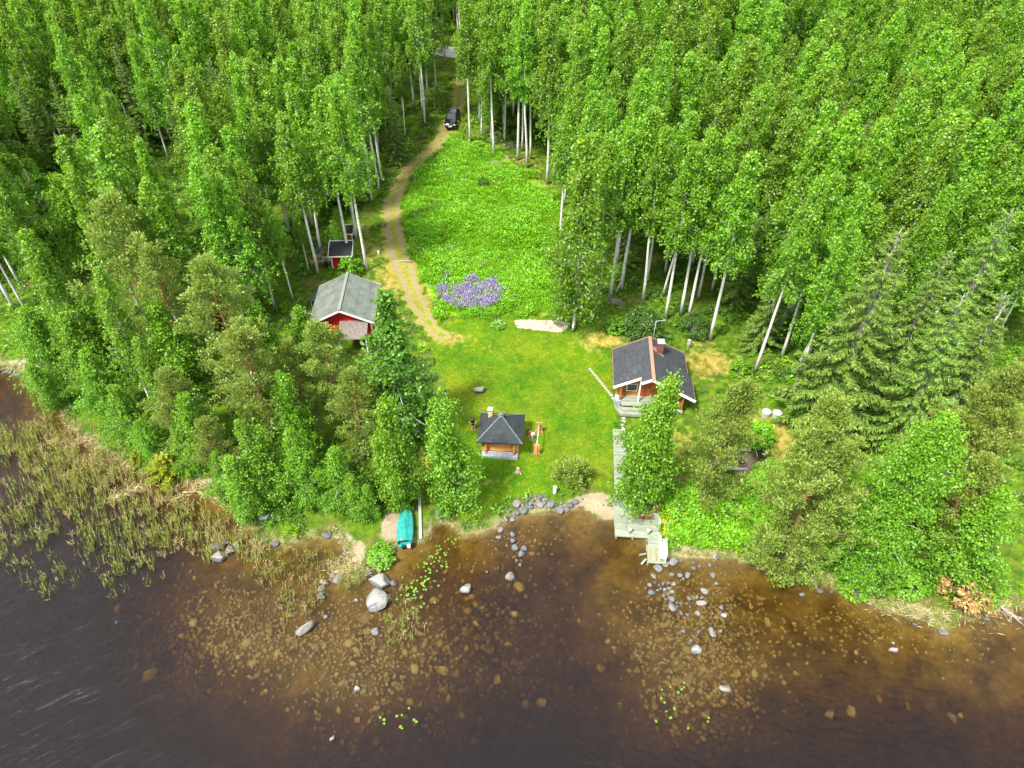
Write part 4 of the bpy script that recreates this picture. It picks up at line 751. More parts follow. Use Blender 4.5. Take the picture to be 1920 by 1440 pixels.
COVE = world_poly([(480,1040),(540,1030),(620,1030),(645,1060),(620,1090),(600,1150),(540,1165),(500,1130),(460,1060)]); P, g = sample(COVE, 170, 13); P2, _ = sample(world_poly([(725,1110),(765,1110),(800,1180),(740,1230),(715,1170)]), 60, 14); P3, _ = sample(world_poly([(630,1075),(690,1075),(680,1100),(640,1110)]), 60, 15); P = np.vstack([P, P2, P3]); P = P[sdist(P) < 0]
scatter('cove_reeds', np.c_[P, gz(P[:,0], P[:,1])-.05], g.uniform(-.6, .6, len(P)), g.uniform(.5, .95, len(P)), [reed_mesh(s+3, M['reed'], 4) for s in range(2)]+[reed_mesh(17, M['dry_reed'], 4)])
# lupins on the meadow
LUP = world_poly([(822,555),(838,520),(850,545),(880,528),(925,530),(945,545),(940,570),(915,590),(870,585),(840,578)]); P, g = sample(LUP, 430, 16); nn = .8*noise2(P[:,0], P[:,1], 2.1)+.9*g.uniform(size=len(P))+np.clip(dist_line(P, LUP, True)/1.5, 0, 1)*.5; P = P[nn > .72]
def lupin(seed):
    g = np.random.RandomState(seed); n = 34; az = g.uniform(0, 6.28, n); P = np.stack([g.normal(0, .26, n), g.normal(0, .26, n), g.uniform(.55, .95, n)], 1); A = np.stack([np.cos(az)*.5, np.sin(az)*.5, np.ones(n)], 1); V, Q = leaf_quads(P, A, g.normal(0, 1, (n,3)), .26, .085)
    return quads_mesh('lupin', V, Q, M['lupin'], g.beta(2, 2, n))
scatter('lupin_flowers', np.c_[P, gz(P[:,0], P[:,1])], g.uniform(0, 6.28, len(P)), g.uniform(.7, 1.15, len(P)), [lupin(s) for s in range(3)])
g = np.random.RandomState(18); P = np.vstack([world_poly([(798,318),(822,575),(950,568),(965,560),(855,505),(845,470),(870,440)])]+[sample(MEADOW, 14, 19)[0]]); scatter('stray_lupins', np.c_[P, gz(P[:,0], P[:,1])], g.uniform(0, 6.28, len(P)), np.full(len(P), .7), [lupin(5)])
P, g = sample(world_poly([(1236,960),(1262,970),(1262,1010),(1240,1005)]), 40, 20); scatter('yellow_flowers', np.c_[P, gz(P[:,0], P[:,1])], g.uniform(0, 6.28, len(P)), np.ones(len(P)), [herb(70, 14, .55, .2, M['yellow_flower'], .09, .2)])
P, g = sample(LAWN, 130, 21); P = P[bld(P)]; scatter('dandelions', np.c_[P, gz(P[:,0], P[:,1])+.02], g.uniform(0, 6.28, len(P)), np.ones(len(P)), [herb(71, 6, .14, .16, M['yellow_flower'], .07, .1)])
# ---------------------------------------------------------------- buildings
def box_part(name, mat, parent, *b, bev=0., label=None):
    o = MB().box(*b, bev=bev).obj(name, M[mat], parent)
    if label: o['label'] = label
    return o
def log_wall(parent, mat, a, b, z0, n, h=.2, thick=.16, over=.22):
    """stacked logs from a to b, each a part of its own, ends passing the corner"""
    a, b = Vector((*a, 0)), Vector((*b, 0)); d = (b-a).normalized()
    for k in range(n):
        z = z0+h*(k+.5); p, q = a-d*over, b+d*over
        mb = MB(); mb.tube([(p.x, p.y, z), (q.x, q.y, z)], h*.54, 8); mb.obj('log', M[mat], parent)
def window(parent, x0, x1, y, z0, z1, side=-1):
    f = MB(); w_ = .07
    for bx in ((x0, x1, z0, z0+w_), (x0, x1, z1-w_, z1), (x0, x0+w_, z0+w_, z1-w_), (x1-w_, x1, z0+w_, z1-w_)): f.box(bx[0], bx[1], min(y, y+side*.06), max(y, y+side*.06), bx[2], bx[3])
    fo = f.obj('window', M['white_paint'], parent); MB().box(x0+w_, x1-w_, min(y, y+side*.02), max(y, y+side*.02), z0+w_, z1-w_).obj('pane', M['glass'], fo); return fo
# ---- log cabin
cab = thing('log_cabin', 'orange brown log cabin with grey gabled roof, brown ridge and white bargeboards', 'cabin', (13.9, 52.8, 1.5), math.radians(-5))
zl = lambda x: 4.4+x*.53 if x < 0 else 4.4-x*.51
L3 = lambda x, y, dz=0: (x, y, zl(x)+dz)
nl, nr_ = Vector((-.53,0,1)).normalized(), Vector((.51,0,1)).normalized()
MB().slab([L3(-3.62,3.4), L3(-3.62,-2.4), L3(-1.07,-2.4), L3(-1.07,-3.15), L3(-.02,-3.15), L3(-.02,3.4)], .12, nl).obj('roof', M['shingle'], cab, uv_roof)
MB().slab([L3(.02,3.4), L3(.02,-3.28), L3(4.25,-3.5), L3(4.25,-.15), L3(3.85,.3), L3(3.85,3.4)], .12, nr_).obj('roof', M['shingle'], cab, uv_roof)
MB().beam(L3(0,3.46,.05), L3(0,-3.34,.05), .34, .07).obj('ridge_cap', M['brown_metal'], cab)
def barge(a, b, m, dz=-.08, h=.29): MB().beam((a[0],a[1],zl(a[0])+dz), (b[0],b[1],zl(b[0])+dz), .05, h).obj('bargeboard', M[m], cab)
barge((-3.66,-2.43), (-1.03,-2.43), 'white_paint'); barge((-1.07,-3.18), (0,-3.18), 'white_paint'); barge((.0,-3.32), (4.3,-3.54), 'white_paint')
barge((-3.66,3.43), (-.02,3.43), 'brown_metal', .03, .2); barge((.02,3.43), (3.88,3.43), 'brown_metal', .03, .2)
for a, b in (((-3.65,-2.4),(-3.65,3.43)), ((3.88,.3),(3.88,3.4)), ((4.28,-3.5),(4.28,-.15))): MB().beam((a[0],a[1],zl(a[0])-.05), (b[0],b[1],zl(b[0])-.05), .03, .16).obj('fascia', M['brown_metal'], cab)
box_part('foundation', 'stone_wall', cab, -3.05, 3.25, -1.45, 2.95, -.25, .42)
log_wall(cab, 'cabin_wood', (-2.95,-1.3), (3.15,-1.3), .42, 10); log_wall(cab, 'cabin_wood', (-2.95,-1.3), (-2.95,2.85), .42, 10); log_wall(cab, 'cabin_wood', (3.15,-1.3), (3.15,2.85), .42, 9); log_wall(cab, 'cabin_wood', (-2.95,2.85), (3.15,2.85), .42, 10)
gb = MB(); gb.slab([(-2.9,-1.28,2.42), (3.1,-1.28,2.42), (3.1,-1.28,2.70), (0,-1.28,4.22), (-2.9,-1.28,2.76)], .12, (0,-1,0)); gb.slab([(-2.9,2.9,2.42), (3.1,2.9,2.42), (3.1,2.9,2.70), (0,2.9,4.22), (-2.9,2.9,2.76)], .12, (0,1,0)); gb.obj('gable', M['cabin_wood'], cab)
window(cab, -2.25, -1.15, -1.43, 1.2, 2.15); window(cab, .9, 1.9, -1.43, 1.1, 2.05)
do = box_part('door', 'door_paint', cab, -.95, .05, -1.47, -1.40, .58, 2.5); MB().box(-.06, .0, -1.52, -1.47, 1.45, 1.55).obj('handle', M['steel'], do)
box_part('post', 'white_paint', cab, -1.10, -.97, -2.36, -2.22, .55, 3.72, label='white painted porch post'); box_part('post', 'cabin_wood', cab, -2.95, -2.78, -2.30, -2.12, .55, 2.72)
MB().tube([(-2.87,-2.35,2.6), (-2.87,-1.2,2.6)], .1, 8).obj('beam', M['cabin_wood'], cab)
box_part('stone_pier', 'stone_wall', cab, -3.3, -2.72, -2.42, -1.46, -.3, .62)
for k in range(8): box_part('deck_board', 'deck_wood', cab, -2.7, .85, -2.95+k*.19, -2.95+k*.19+.18, .50, .55)
st = MB(); st.slab([(-3.0,-3.0,.36), (-2.55,-3.42,.36), (.6,-3.42,.36), (.6,-2.97,.36), (-2.72,-2.97,.36)], .3); st.obj('step', M['deck_wood'], cab)
st = MB(); st.slab([(-3.35,-2.75,.19), (-2.75,-3.85,.19), (.6,-3.85,.19), (.6,-3.44,.19), (-2.57,-3.44,.19), (-3.02,-3.0,.19)], .3); st.obj('step', M['deck_wood'], cab)
box_part('foundation', 'stone_wall', cab, .95, 3.3, -3.12, -1.47, -.35, .44); box_part('ledge', 'concrete', cab, .95, 3.38, -3.30, -2.98, .20, .47)
for k in range(9): box_part('floor_board', 'deck_wood', cab, .9, 3.25, -2.95+k*.165, -2.95+k*.165+.155, .475, .52)
for x in (1.05, 2.2, 3.2): box_part('post', 'cabin_wood', cab, x-.08, x+.08, -3.12, -2.96, .47, zl(x)-.15)
for z in (.62, .86, 1.10): box_part('rail', 'cabin_wood', cab, 1.13, 3.12, -3.10, -3.02, z, z+.11)
for z in (.62, .86, 1.10): box_part('rail', 'cabin_wood', cab, 3.16, 3.24, -2.9, -1.5, z, z+.11)
MB().tube([(3.2,-3.3,2.45), (3.2,-1.2,2.45)], .1, 8).obj('beam', M['cabin_wood'], cab); MB().tube([(2.2,-3.3,3.0), (2.2,-1.2,3.0)], .1, 8).obj('beam', M['cabin_wood'], cab)
ch = box_part('chimney', 'brown_brick', cab, .62, 1.22, 1.35, 1.95, zl(1.2)-.3, 5.15); MB().box(.54, 1.30, 1.27, 2.03, 5.22, 5.36, bev=.03).obj('cap', M['zinc'], ch); MB().box(.60, 1.24, 1.33, 1.97, 5.155, 5.215).obj('collar', M['yellow_brick'], ch)
MB().slab([L3(.17,2.1,.02), L3(.17,1.55,.02), L3(1.35,1.1,.02), L3(1.35,1.5,.02), L3(.7,2.1,.02)], .02, nr_).obj('flashing', M['brown_metal'], cab)
def in_cab(x, y, z): return cab.matrix_basis @ Vector((x, y, z))
p = in_cab(.25, 2.75, 4.25); an = thing('antenna', 'thin grey antenna pole with side arm on the cabin roof', 'antenna', p); MB().tube([(0,0,0), (.02,.05,2.7)], .028, 6).obj('pole', M['steel'], an); MB().beam((0,.05,2.65), (.95,.05,2.78), .05, .05).obj('arm', M['steel'], an); MB().beam((.9,-.12,2.78), (.9,.22,2.78), .03, .03).obj('cross_bar', M['steel'], an); MB().lathe([(.07,-.05),(.05,.05)], 8).obj('foot', M['steel'], an)
p = in_cab(1.45, -2.25, .53); wc = thing('porch_chair', 'white plastic chair on the cabin porch', 'chair', p, .3)
MB().box(-.25,.25,-.25,.25,.42,.46,bev=.01).obj('seat', M['white_paint'], wc); MB().box(-.25,.25,.22,.27,.46,.92,bev=.01).obj('backrest', M['white_paint'], wc)
for sx in (-1,1):
    for sy in (-1,1): MB().beam((sx*.22,sy*.22,.42), (sx*.25,sy*.26,0), .045, .045).obj('leg', M['white_paint'], wc)
x, y, z = at(1289, 655); mp = thing('meter_post', 'grey meter cabinet on a post behind the cabin', 'post', (x, y, z)); MB().box(-.05,.05,-.05,.05,-.2,.7).obj('post', M['grey_wood'], mp); MB().box(-.16,.16,-.10,.10,.7,1.35,bev=.02).obj('cabinet', M['steel'], mp)
# ---- grill hut
hut = thing('grill_hut', 'square honey coloured log grill hut with dark pyramid roof', 'hut', (-1.02, 45.78, 1.15), math.radians(-4.4))
box_part('plinth', 'stone_wall', hut, -1.72, 1.72, -1.95, 1.6, -.4, .22, bev=.05); box_part('sill', 'concrete', hut, -1.28, 1.28, -1.62, -1.5, .22, .42)
for y in (-1.32, 1.32): log_wall(hut, 'hut_wood', (-1.42,y), (1.42,y), .32, 9, .2, over=.3)
for x in (-1.32, 1.32): log_wall(hut, 'hut_wood', (x,-1.42), (x,1.42), .22, 9, .2, over=.3)
box_part('window', 'glass', hut, -.75, .75, -1.46, -1.41, 1.52, 1.92); box_part('hatch', 'dark_turq', hut, -.5, -.05, -1.75, -1.47, 1.66, 1.70)
ex, ey, ez, az_ = 2.13, 1.95, 2.05, 3.72; cor = [(-ex,-ey,ez), (ex,-ey,ez), (ex,ey,ez), (-ex,ey,ez)]; ap = (0,.0,az_)
for i in range(4):
    a, b = Vector(cor[i]), Vector(cor[(i+1) % 4]); n = (b-a).cross(Vector(ap)-a).normalized(); MB().slab([a, b, ap], .07, n).obj('roof', M['hut_shingle'], hut, uv_roof)
    MB().beam(Vector(ap)+Vector((0,0,.02)), Vector(cor[i])+Vector((0,0,.02)), .13, .03).obj('hip_strip', M['hip_strip'], hut); MB().beam(a-Vector((0,0,.07)), b-Vector((0,0,.07)), .04, .13).obj('fascia', M['black_felt'], hut)
MB().lathe([(.30,-.12),(.30,.02),(.18,.06),(.18,.20),(.24,.22),(.05,.30)], 12, (0,0,az_)).obj('apex_vent', M['hip_strip'], hut)
ch = box_part('chimney', 'yellow_brick', hut, -1.27, -.87, .55, .95, 2.6, 3.62); MB().box(-1.33, -.81, .49, 1.01, 3.70, 3.80, bev=.03).obj('cap', M['zinc'], ch); MB().box(-1.29, -.85, .53, .97, 3.625, 3.695).obj('collar', M['black_plastic'], ch)
# ---- red barn
barn = thing('barn', 'red barn with grey green sheet roof and white trim', 'barn', (-18.52, 63.3, 2.55), math.radians(2.9))
zb_ = lambda x: 4.25-abs(x)*.50
for sg in (-1, 1):
    n = Vector((sg*.5,0,1)).normalized()
    for k in range(7):
        x0, x1 = sg*(.05+3.42*k/7), sg*(.05+3.42*(k+1)/7+.03); lift_ = .02*(7-k)/7; mb = MB(); m_ = 26
        for j in range(m_):                          # each course: pans with a raised rib between
            y0, y1 = -3.7+7.3*j/m_, -3.7+7.3*(j+1)/m_
            mb.slab([(x0,y0,zb_(x0)+lift_), (x1,y0,zb_(x1)+lift_+.015), (x1,y1-.05,zb_(x1)+lift_+.015), (x0,y1-.05,zb_(x0)+lift_)][::sg], .03, n); mb.slab([(x0,y1-.05,zb_(x0)+lift_+.02), (x1,y1-.05,zb_(x1)+lift_+.035), (x1,y1,zb_(x1)+lift_+.035), (x0,y1,zb_(x0)+lift_+.02)][::sg], .05, n)
        mb.obj('roof_course', M['barn_sheet'], barn)
MB().beam((0,-3.72,4.30), (0,3.62,4.30), .30, .06).obj('ridge_cap', M['ridge_metal'], barn)
for sg in (-1, 1):
    MB().beam((sg*.02,-3.72,4.13), (sg*3.5,-3.72,zb_(3.5)-.08), .05, .2).obj('bargeboard', M['white_paint'], barn); MB().beam((sg*.02,3.62,4.13), (sg*3.5,3.62,zb_(3.5)-.08), .05, .2).obj('bargeboard', M['white_paint'], barn); MB().beam((sg*3.52,-3.7,zb_(3.5)-.05), (sg*3.52,3.6,zb_(3.5)-.05), .04, .14).obj('fascia', M['barn_sheet'], barn)
def board_wall(parent, a, b, z0, z1, mat, top=None, w_=.2):
    """vertical boards one by one"""
    a, b = Vector((*a, 0)), Vector((*b, 0)); L_ = (b-a).length; n = max(1, int(L_/w_)); d = (b-a)/n; me_ = None; up = Vector((0,0,1)); nn = d.normalized().cross(up)
    for k in range(n):
        p, q = a+d*k, a+d*(k+1)-d.normalized()*.015; zt = [top(p), top(q)] if top else [z1, z1]; t_ = .03 if k % 2 else .045
        MB().slab([(p.x,p.y,z0), (q.x,q.y,z0), (q.x,q.y,zt[1]), (p.x,p.y,zt[0])], t_, -nn).obj('board', M[mat], parent)
board_wall(barn, (-3.05,-3.2), (3.05,-3.2), 0, 0, 'red_paint', lambda p: zb_(p.x)-.12); board_wall(barn, (3.05,-3.2), (3.05,3.1), 0, 2.6, 'red_paint'); board_wall(barn, (3.05,3.1), (-3.05,3.1), 0, 0, 'red_paint', lambda p: zb_(p.x)-.12); board_wall(barn, (-3.05,3.1), (-3.05,-3.2), 0, 2.6, 'red_paint')
for x, y in ((-3.06,-3.22), (3.06,-3.22), (3.06,3.12), (-3.06,3.12)): box_part('corner_board', 'white_paint', barn, x-.09, x+.09, y-.09, y+.09, -.1, 2.62)
box_part('foundation', 'concrete', barn, -3.0, 3.0, -3.15, 3.05, -.6, .02)
mb = MB(); m_ = 30
for j in range(m_):
    x0, x1 = -.25+3.05*j/m_, -.25+3.05*(j+1)/m_; xm = (x0+x1)/2
    for xa, xb, da, db in ((x0, xm, 0, .045), (xm, x1, .045, 0)): mb.slab([(xa,-3.28,2.55+da), (xa,-5.75,1.9+da), (xb,-5.75,1.9+db), (xb,-3.28,2.55+db)], .02)
mb.obj('porch_roof', M['rust_sheet'], barn)
for x in (-.15, 2.7): box_part('porch_post', 'white_paint', barn, x-.06, x+.06, -5.66, -5.54, -.5, 1.86)
board_wall(barn, (2.72,-5.5), (2.72,-3.3), -.1, 1.9, 'red_paint'); box_part('doorway', 'black_felt', barn, .2, 2.6, -3.34, -3.25, .05, 2.1, label='black panel painted as the shade inside the doorway under the porch roof')  # doorway is a solid black panel, the interior's shade put into its colour
MB().slab([(-4.25,3.3,2.0), (-4.25,1.2,2.0), (-3.1,1.2,2.45), (-3.1,3.3,2.45)], .06).obj('side_roof', M['black_felt'], barn); board_wall(barn, (-4.15,3.2), (-4.15,1.3), 0, 1.9, 'grey_wood')
# ---- red shed and the smaller one behind
def shed(name, label, loc, rz, w_, d, h0, h1):
    s_ = thing(name, label, 'shed', loc, rz); hw = w_/2; f = lambda y: h0+(h1-h0)*(y+d/2)/d
    o_ = MB().slab([(-hw-.25,-d/2-.35,f(-d/2-.35)), (hw+.25,-d/2-.35,f(-d/2-.35)), (hw+.25,d/2+.25,f(d/2+.25)), (-hw-.25,d/2+.25,f(d/2+.25))], .06).obj('roof', M['black_felt'], s_)
    for sx in (-1, 1): MB().beam((sx*(hw+.27),-d/2-.37,f(-d/2-.37)-.02), (sx*(hw+.27),d/2+.27,f(d/2+.27)-.02), .04, .16).obj('bargeboard', M['white_paint'], s_)
    for yy in (-d/2-.37, d/2+.27): MB().beam((-hw-.25,yy,f(yy)-.02), (hw+.25,yy,f(yy)-.02), .04, .14).obj('fascia', M['white_paint'], s_)
    board_wall(s_, (-hw,-d/2), (hw,-d/2), 0, f(-d/2)-.06, 'red_paint', None, .18); board_wall(s_, (hw,d/2), (-hw,d/2), 0, f(d/2)-.06, 'red_paint', None, .18)
    board_wall(s_, (hw,-d/2), (hw,d/2), 0, 0, 'red_paint', lambda p: f(p.y)-.06, .18); board_wall(s_, (-hw,d/2), (-hw,-d/2), 0, 0, 'red_paint', lambda p: f(p.y)-.06, .18)
    for sx in (-1, 1):
        for sy in (-1, 1): x, y = sx*hw, sy*d/2; MB().box(x-.07, x+.07, y-.07, y+.07, -.3, f(y)-.07).obj('corner_board', M['white_paint'], s_)
    box = MB().box(-hw+.05, hw-.05, -d/2+.05, d/2-.05, -.5, .05).obj('foundation', M['concrete'], s_); return s_
sh_ = shed('shed', 'small red shed with black felt roof and white corner boards behind the barn', (-20.85,73.6,float(gz(-20.85,73.0))), math.radians(2), 2.35, 1.5, 1.85, 2.5); d_ = MB().box(1.19, 1.24, -.45, .35, .1, 1.75).obj('door', M['red_paint'], sh_); MB().box(1.24, 1.27, -.5, -.42, .1, 1.8).obj('door_trim', M['white_paint'], d_)
x, y, z = at(648, 452); shed('outhouse', 'tiny red outhouse mostly hidden by leaves behind the red shed', (x+.1, y+.8, z), math.radians(8), 1.3, 1.1, 1.1, 1.35)
# ---------------------------------------------------------------- dock
def planks(parent, name, x0, x1, y0, y1, z, n, mat, along='x', th=.04, shear=(0,0)):
    for k in range(n):
        if along == 'x': a, b = y0+(y1-y0)*k/n, y0+(y1-y0)*(k+1)/n-.012; box_part(name, mat, parent, x0, x1, a, b, z-th, z-.003*(k % 3))
        else: a, b = x0+(x1-x0)*k/n, x0+(x1-x0)*(k+1)/n-.012; box_part(name, mat, parent, a, b, y0, y1, z-th, z-.003*(k % 3))
dock = thing('dock', 'pale green wooden dock with a wide terrace over the beach edge', 'dock', (9.0, 35.42, .6), math.radians(-4.5))
planks(dock, 'plank', -.1, 3.75, .13, 4.6, 0, 34, 'deck_wood')
box_part('edge_board', 'deck_wood', dock, -.14, 2.75, .0, .10, -.16, .02, label='pale edge board facing the water'); box_part('edge_board', 'deck_wood', dock, -.16, -.11, .0, 4.6, -.18, .0)
planks(dock, 'plank', 2.62, 3.72, -1.0, .115, 0, 8, 'deck_wood')
for x, y in ((.0,.2), (1.4,.2), (2.6,.2), (.0,2.2), (2.7,-.8), (3.6,-.8), (3.6,2.), (.0,4.2), (3.6,4.2)): MB().tube([(x,y,-1.2), (x,y,-.05)], .07, 8).obj('pile', M['grey_wood'], dock)
box_part('joist', 'grey_wood', dock, .0, 3.6, .3, .4, -.2, -.045); box_part('joist', 'grey_wood', dock, .0, 3.6, 3.9, 4.0, -.2, -.045)
pier = thing('pier', 'narrow yellow green end pier carrying the white bench', 'pier', (11.25, 32.78, .58), math.radians(-4.5))
planks(pier, 'plank', .0, 1.5, .1, 1.75, 0, 15, 'deck_end', 'y'); box_part('edge_board', 'deck_end', pier, -.04, 1.55, .0, .085, -.14, .01)
for x, y in ((.1,.2), (1.4,.2), (.1,1.6), (1.4,1.6)): MB().tube([(x,y,-1.3), (x,y,-.045)], .06, 8).obj('pile', M['grey_wood'], pier)
for a, b in (((-.05,.9,-.12), (-.55,1.0,-.5)), ((-.05,.4,-.12), (-.45,.1,-.5))): MB().beam(a, b, .16, .06).obj('brace', M['deck_wood'], pier)
walk = thing('boardwalk', 'green grey plank walk leading from the dock up to the cabin steps', 'walkway', (9.35, 40.5, 0), math.radians(-4.5))
for k in range(36):
    y = .05+k*.2; g_ = walk.matrix_basis @ Vector((.6, y, 0)); zz = max(float(gz(g_.x, g_.y)), .2)+.16-(.08 if k < 2 else 0); box_part('plank', 'deck_wood', walk, .0, 1.25, y, y+.185, zz-.04, zz)
def on_dock(px, py, h=0): d = ray(px, py); t = (.605+h-CAM_H)/d[2]; return Vector((d[0]*t, d[1]*t, .605+h))
p = on_dock(1209, 951); tb = thing('dock_table', 'dark brown two leaf table on the dock', 'table', p, math.radians(-5))
for sx in (-1, 1): MB().box(*sorted((sx*.012, sx*.52)), -.45, .45, .70, .73, bev=.01).obj('tabletop', M['dark_table'], tb)
for sx in (-1, 1):
    for sy in (-1, 1): MB().beam((sx*.4,sy*.36,.70), (sx*.42,sy*.38,0), .06, .06).obj('leg', M['dark_table'], tb)
MB().lathe([(.02,0),(.02,.12)], 8, (0,0,.735)).obj('parasol_socket', M['steel'], tb)
def chair(px, py, rz, label):
    c = thing('garden_chair', label, 'chair', on_dock(px, py), rz, 'slatted garden chairs round the dock table')
    for k in range(5): MB().box(-.24,.24,-.24+k*.095,-.24+k*.095+.08,.42,.445).obj('seat_slat', M['brown_wood'], c)
    bk = MB(); bk.beam((-.245,-.25,.42), (-.245,-.44,1.02), .04, .05); bk.beam((.245,-.25,.42), (.245,-.44,1.02), .04, .05); bk.beam((-.27,-.44,1.02), (.27,-.44,1.02), .05, .06); bk.beam((-.25,-.28,.52), (.25,-.28,.52), .05, .05); b_ = bk.obj('backrest', M['brown_wood'], c)
    for k in range(6): x = -.19+k*.076; MB().beam((x,-.285,.54), (x,-.43,.99), .05, .015).obj('back_slat', M['brown_wood'], b_)
    for sx in (-1, 1):
        MB().beam((sx*.26,.22,.42), (sx*.26,-.30,0), .045, .035).obj('leg', M['brown_wood'], c); MB().beam((sx*.26,-.22,.42), (sx*.26,.28,0), .045, .035).obj('leg', M['brown_wood'], c); MB().box(sx*.28-.03,sx*.28+.03,-.34,.2,.62,.65).obj('armrest', M['brown_wood'], c)
chair(1199, 972, -.45, 'slatted brown garden chair nearest the water, turned askew'); chair(1213, 973, .0, 'slatted brown garden chair straight in front of the dock table'); chair(1191, 955, -1.5, 'slatted brown garden chair on the beach side of the dock table'); chair(1226, 958, 1.6, 'slatted brown garden chair on the bank side of the dock table')
for px, py, lb in ((1180,1000,'left of the two white topped dock lamps'), (1214.5,1002,'right of the two white topped dock lamps')):
    lp = thing('dock_lamp', lb, 'lamp', on_dock(px, py), 0, 'bollard lamps at the dock edge'); MB().lathe([(.10,0),(.10,.52)], 10).obj('post', M['deck_wood'], lp); MB().lathe([(.10,.525),(.15,.56),(.15,.70),(.09,.76)], 12).obj('shade', M['light_box'], lp); MB().lathe([(.05,.765),(.04,.85)], 8).obj('knob', M['black_plastic'], lp)
p = on_dock(1241, 1050); bn = thing('dock_bench', 'white armed bench on the end pier', 'bench', p, math.radians(-8)); 
for k in range(4): MB().box(-.24+k*.115,-.24+k*.115+.105,-.12,1.55,.42,.445).obj('seat_slat', M['white_paint'], bn)
for k in range(3): MB().beam((.27+k*.03,-.12,.55+k*.14), (.27+k*.03,1.55,.55+k*.14), .10, .03, (1,0,.2)).obj('back_slat', M['white_paint'], bn)
for y in (-.14, 1.57):
    e = MB(); e.box(-.28,-.22,y-.03,y+.03,0,.66); e.box(.24,.30,y-.03,y+.03,0,.92); e.box(-.3,.3,y-.04,y+.04,.66,.70); e.box(-.22,.24,y-.025,y+.025,.38,.42); e.obj('end_frame', M['white_paint'], bn)
p = on_dock(1236, 980); bx = MB().box(-.14,.14,-.32,.32,0,.34,bev=.02).obj('storage_box', M['deck_wood']); bx.location = p; bx.rotation_euler = (0,0,math.radians(-5)); tag(bx, 'pale green wooden box at the right edge of the dock', 'box')
x, y, z = at(1237, 1012); fg = thing('lawn_lamp', 'small white lamp on the bank beside the white bench', 'lamp', (x, y, z)); MB().tube([(0,0,0),(0,0,.35)], .025, 6).obj('stem', M['steel'], fg); MB().lathe([(.04,.35),(.13,.42),(.10,.52),(.03,.58)], 10).obj('shade', M['white_paint'], fg)
# path of slabs
path = thing('stepping_path', 'path of square pale slabs curving past the cabin to the boardwalk', 'path', (0,0,0))
def slab_at(px, py, s_=.42, yaw=0.): x, y, z = at(px, py); o = MB().box(-s_/2,s_/2,-s_/2,s_/2,-.06,.05,bev=.015).obj('slab', M['slab'], path); o.location = (x, y, z); o.rotation_euler = (0,0,yaw)
for k in range(12): t_ = k/11; slab_at(1106+36*t_, 692+44*t_, .27, .5)
for px, py, yw in ((1146,741,.55),(1150,747,.55),(1154,753,.55),(1158,759,.5),(1162,764,.4),(1167,769,.2),(1173,771,0),(1179,771,0),(1185,771,0),(1169,776,0),(1169,783,0),(1169,790,0),(1168,797,0),(1166,812,0),(1165,818,0),(1164,824,0),(1168,804,0)): slab_at(px, py, .36, yw)
# ---------------------------------------------------------------- boat, rail, rack, bicycle, person, car
p = np.array(at(761, 990)); bo = thing('rowing_boat', 'turquoise rowing boat under a matching cover, drawn up bow first on the shore', 'boat', (p[0], p[1], p[2]+.05), math.radians(4)); bo.rotation_euler = (math.radians(4), 0, math.radians(4))
ys = np.linspace(-1.95, 2.6, 15)
def boat_hw(y): t = (y+1.95)/4.55; return .69*(math.sin(math.pi*min(1, .26+t*.76))**.75) if t < .97 else .08
def boat_gun(y): t = (y+1.95)/4.55; return .46+.20*max(0, t-.4)**2*2.5
V, F = [], []
for y in ys:
    w_, g_ = boat_hw(y), boat_gun(y)
    for k in range(9): a_ = math.pi*k/8; V.append((-w_*math.cos(a_)*(1 if k in (0,8) else .96), y, g_-(g_-.02)*math.sin(a_)**.6))
for i in range(len(ys)-1):
    for k in range(8): F.append((i*9+k, i*9+k+1, (i+1)*9+k+1, (i+1)*9+k))
F.append(tuple(range(9))); mb = MB(); mb.add(V, F, True); mb.obj('hull', M['turquoise'], bo)
V, F = [], []; yc = ys[1:]                            # the cover stops short of the notched stern
for y in yc:
    w_, g_ = boat_hw(y)+.02, boat_gun(y)
    for x_, dz in ((-1,-.06), (-.98,.03), (-.5,.12), (0,.24), (.5,.12), (.98,.03), (1,-.06)): V.append((x_*w_, y, g_+dz*(1 if abs(x_) > .9 else min(1, w_*1.5))))
for i in range(len(yc)-1):
    for k in range(6): F.append((i*7+k, i*7+k+1, (i+1)*7+k+1, (i+1)*7+k))
mb = MB(); mb.add(V, F, False); mb.obj('cover', M['turquoise'], bo)
for sx in (-1, 1): MB().box(*sorted((sx*.22,sx*.5)), -2.12, -1.9, .12, .46, bev=.03).obj('stern_corner', M['turquoise'] if sx < 0 else M['white_paint'], bo)
MB().box(-.33,.0,-1.62,-1.36,.56,.60).obj('cover_patch', M['firewood'], bo)
rl = thing('slip_rail', 'grey wooden beam lying beside the boat from bank to water', 'beam', (0,0,0)); a, b = at(787, 925), at(789, 1013, water=True); MB().beam((a[0],a[1],a[2]+.22), (b[0],b[1],b[2]+.2), .24, .12).obj('top_board', M['grey_wood'], rl)
for t_ in (.08, .36, .64, .96): MB().tube([(a[0]+(b[0]-a[0])*t_, a[1]+(b[1]-a[1])*t_, -.4 if t_ > .6 else gz(a[0],a[1])-.3), (a[0]+(b[0]-a[0])*t_, a[1]+(b[1]-a[1])*t_, a[2]+.16+(b[2]-a[2])*t_-.01)], .05, 6).obj('stake', M['grey_wood'], rl)
ra = thing('carpet_rack', 'orange board carpet rack with grey bar between two flared stands', 'rack', (0,0,0))
fb, nb_ = at(1010.5, 811), at(1006, 853)
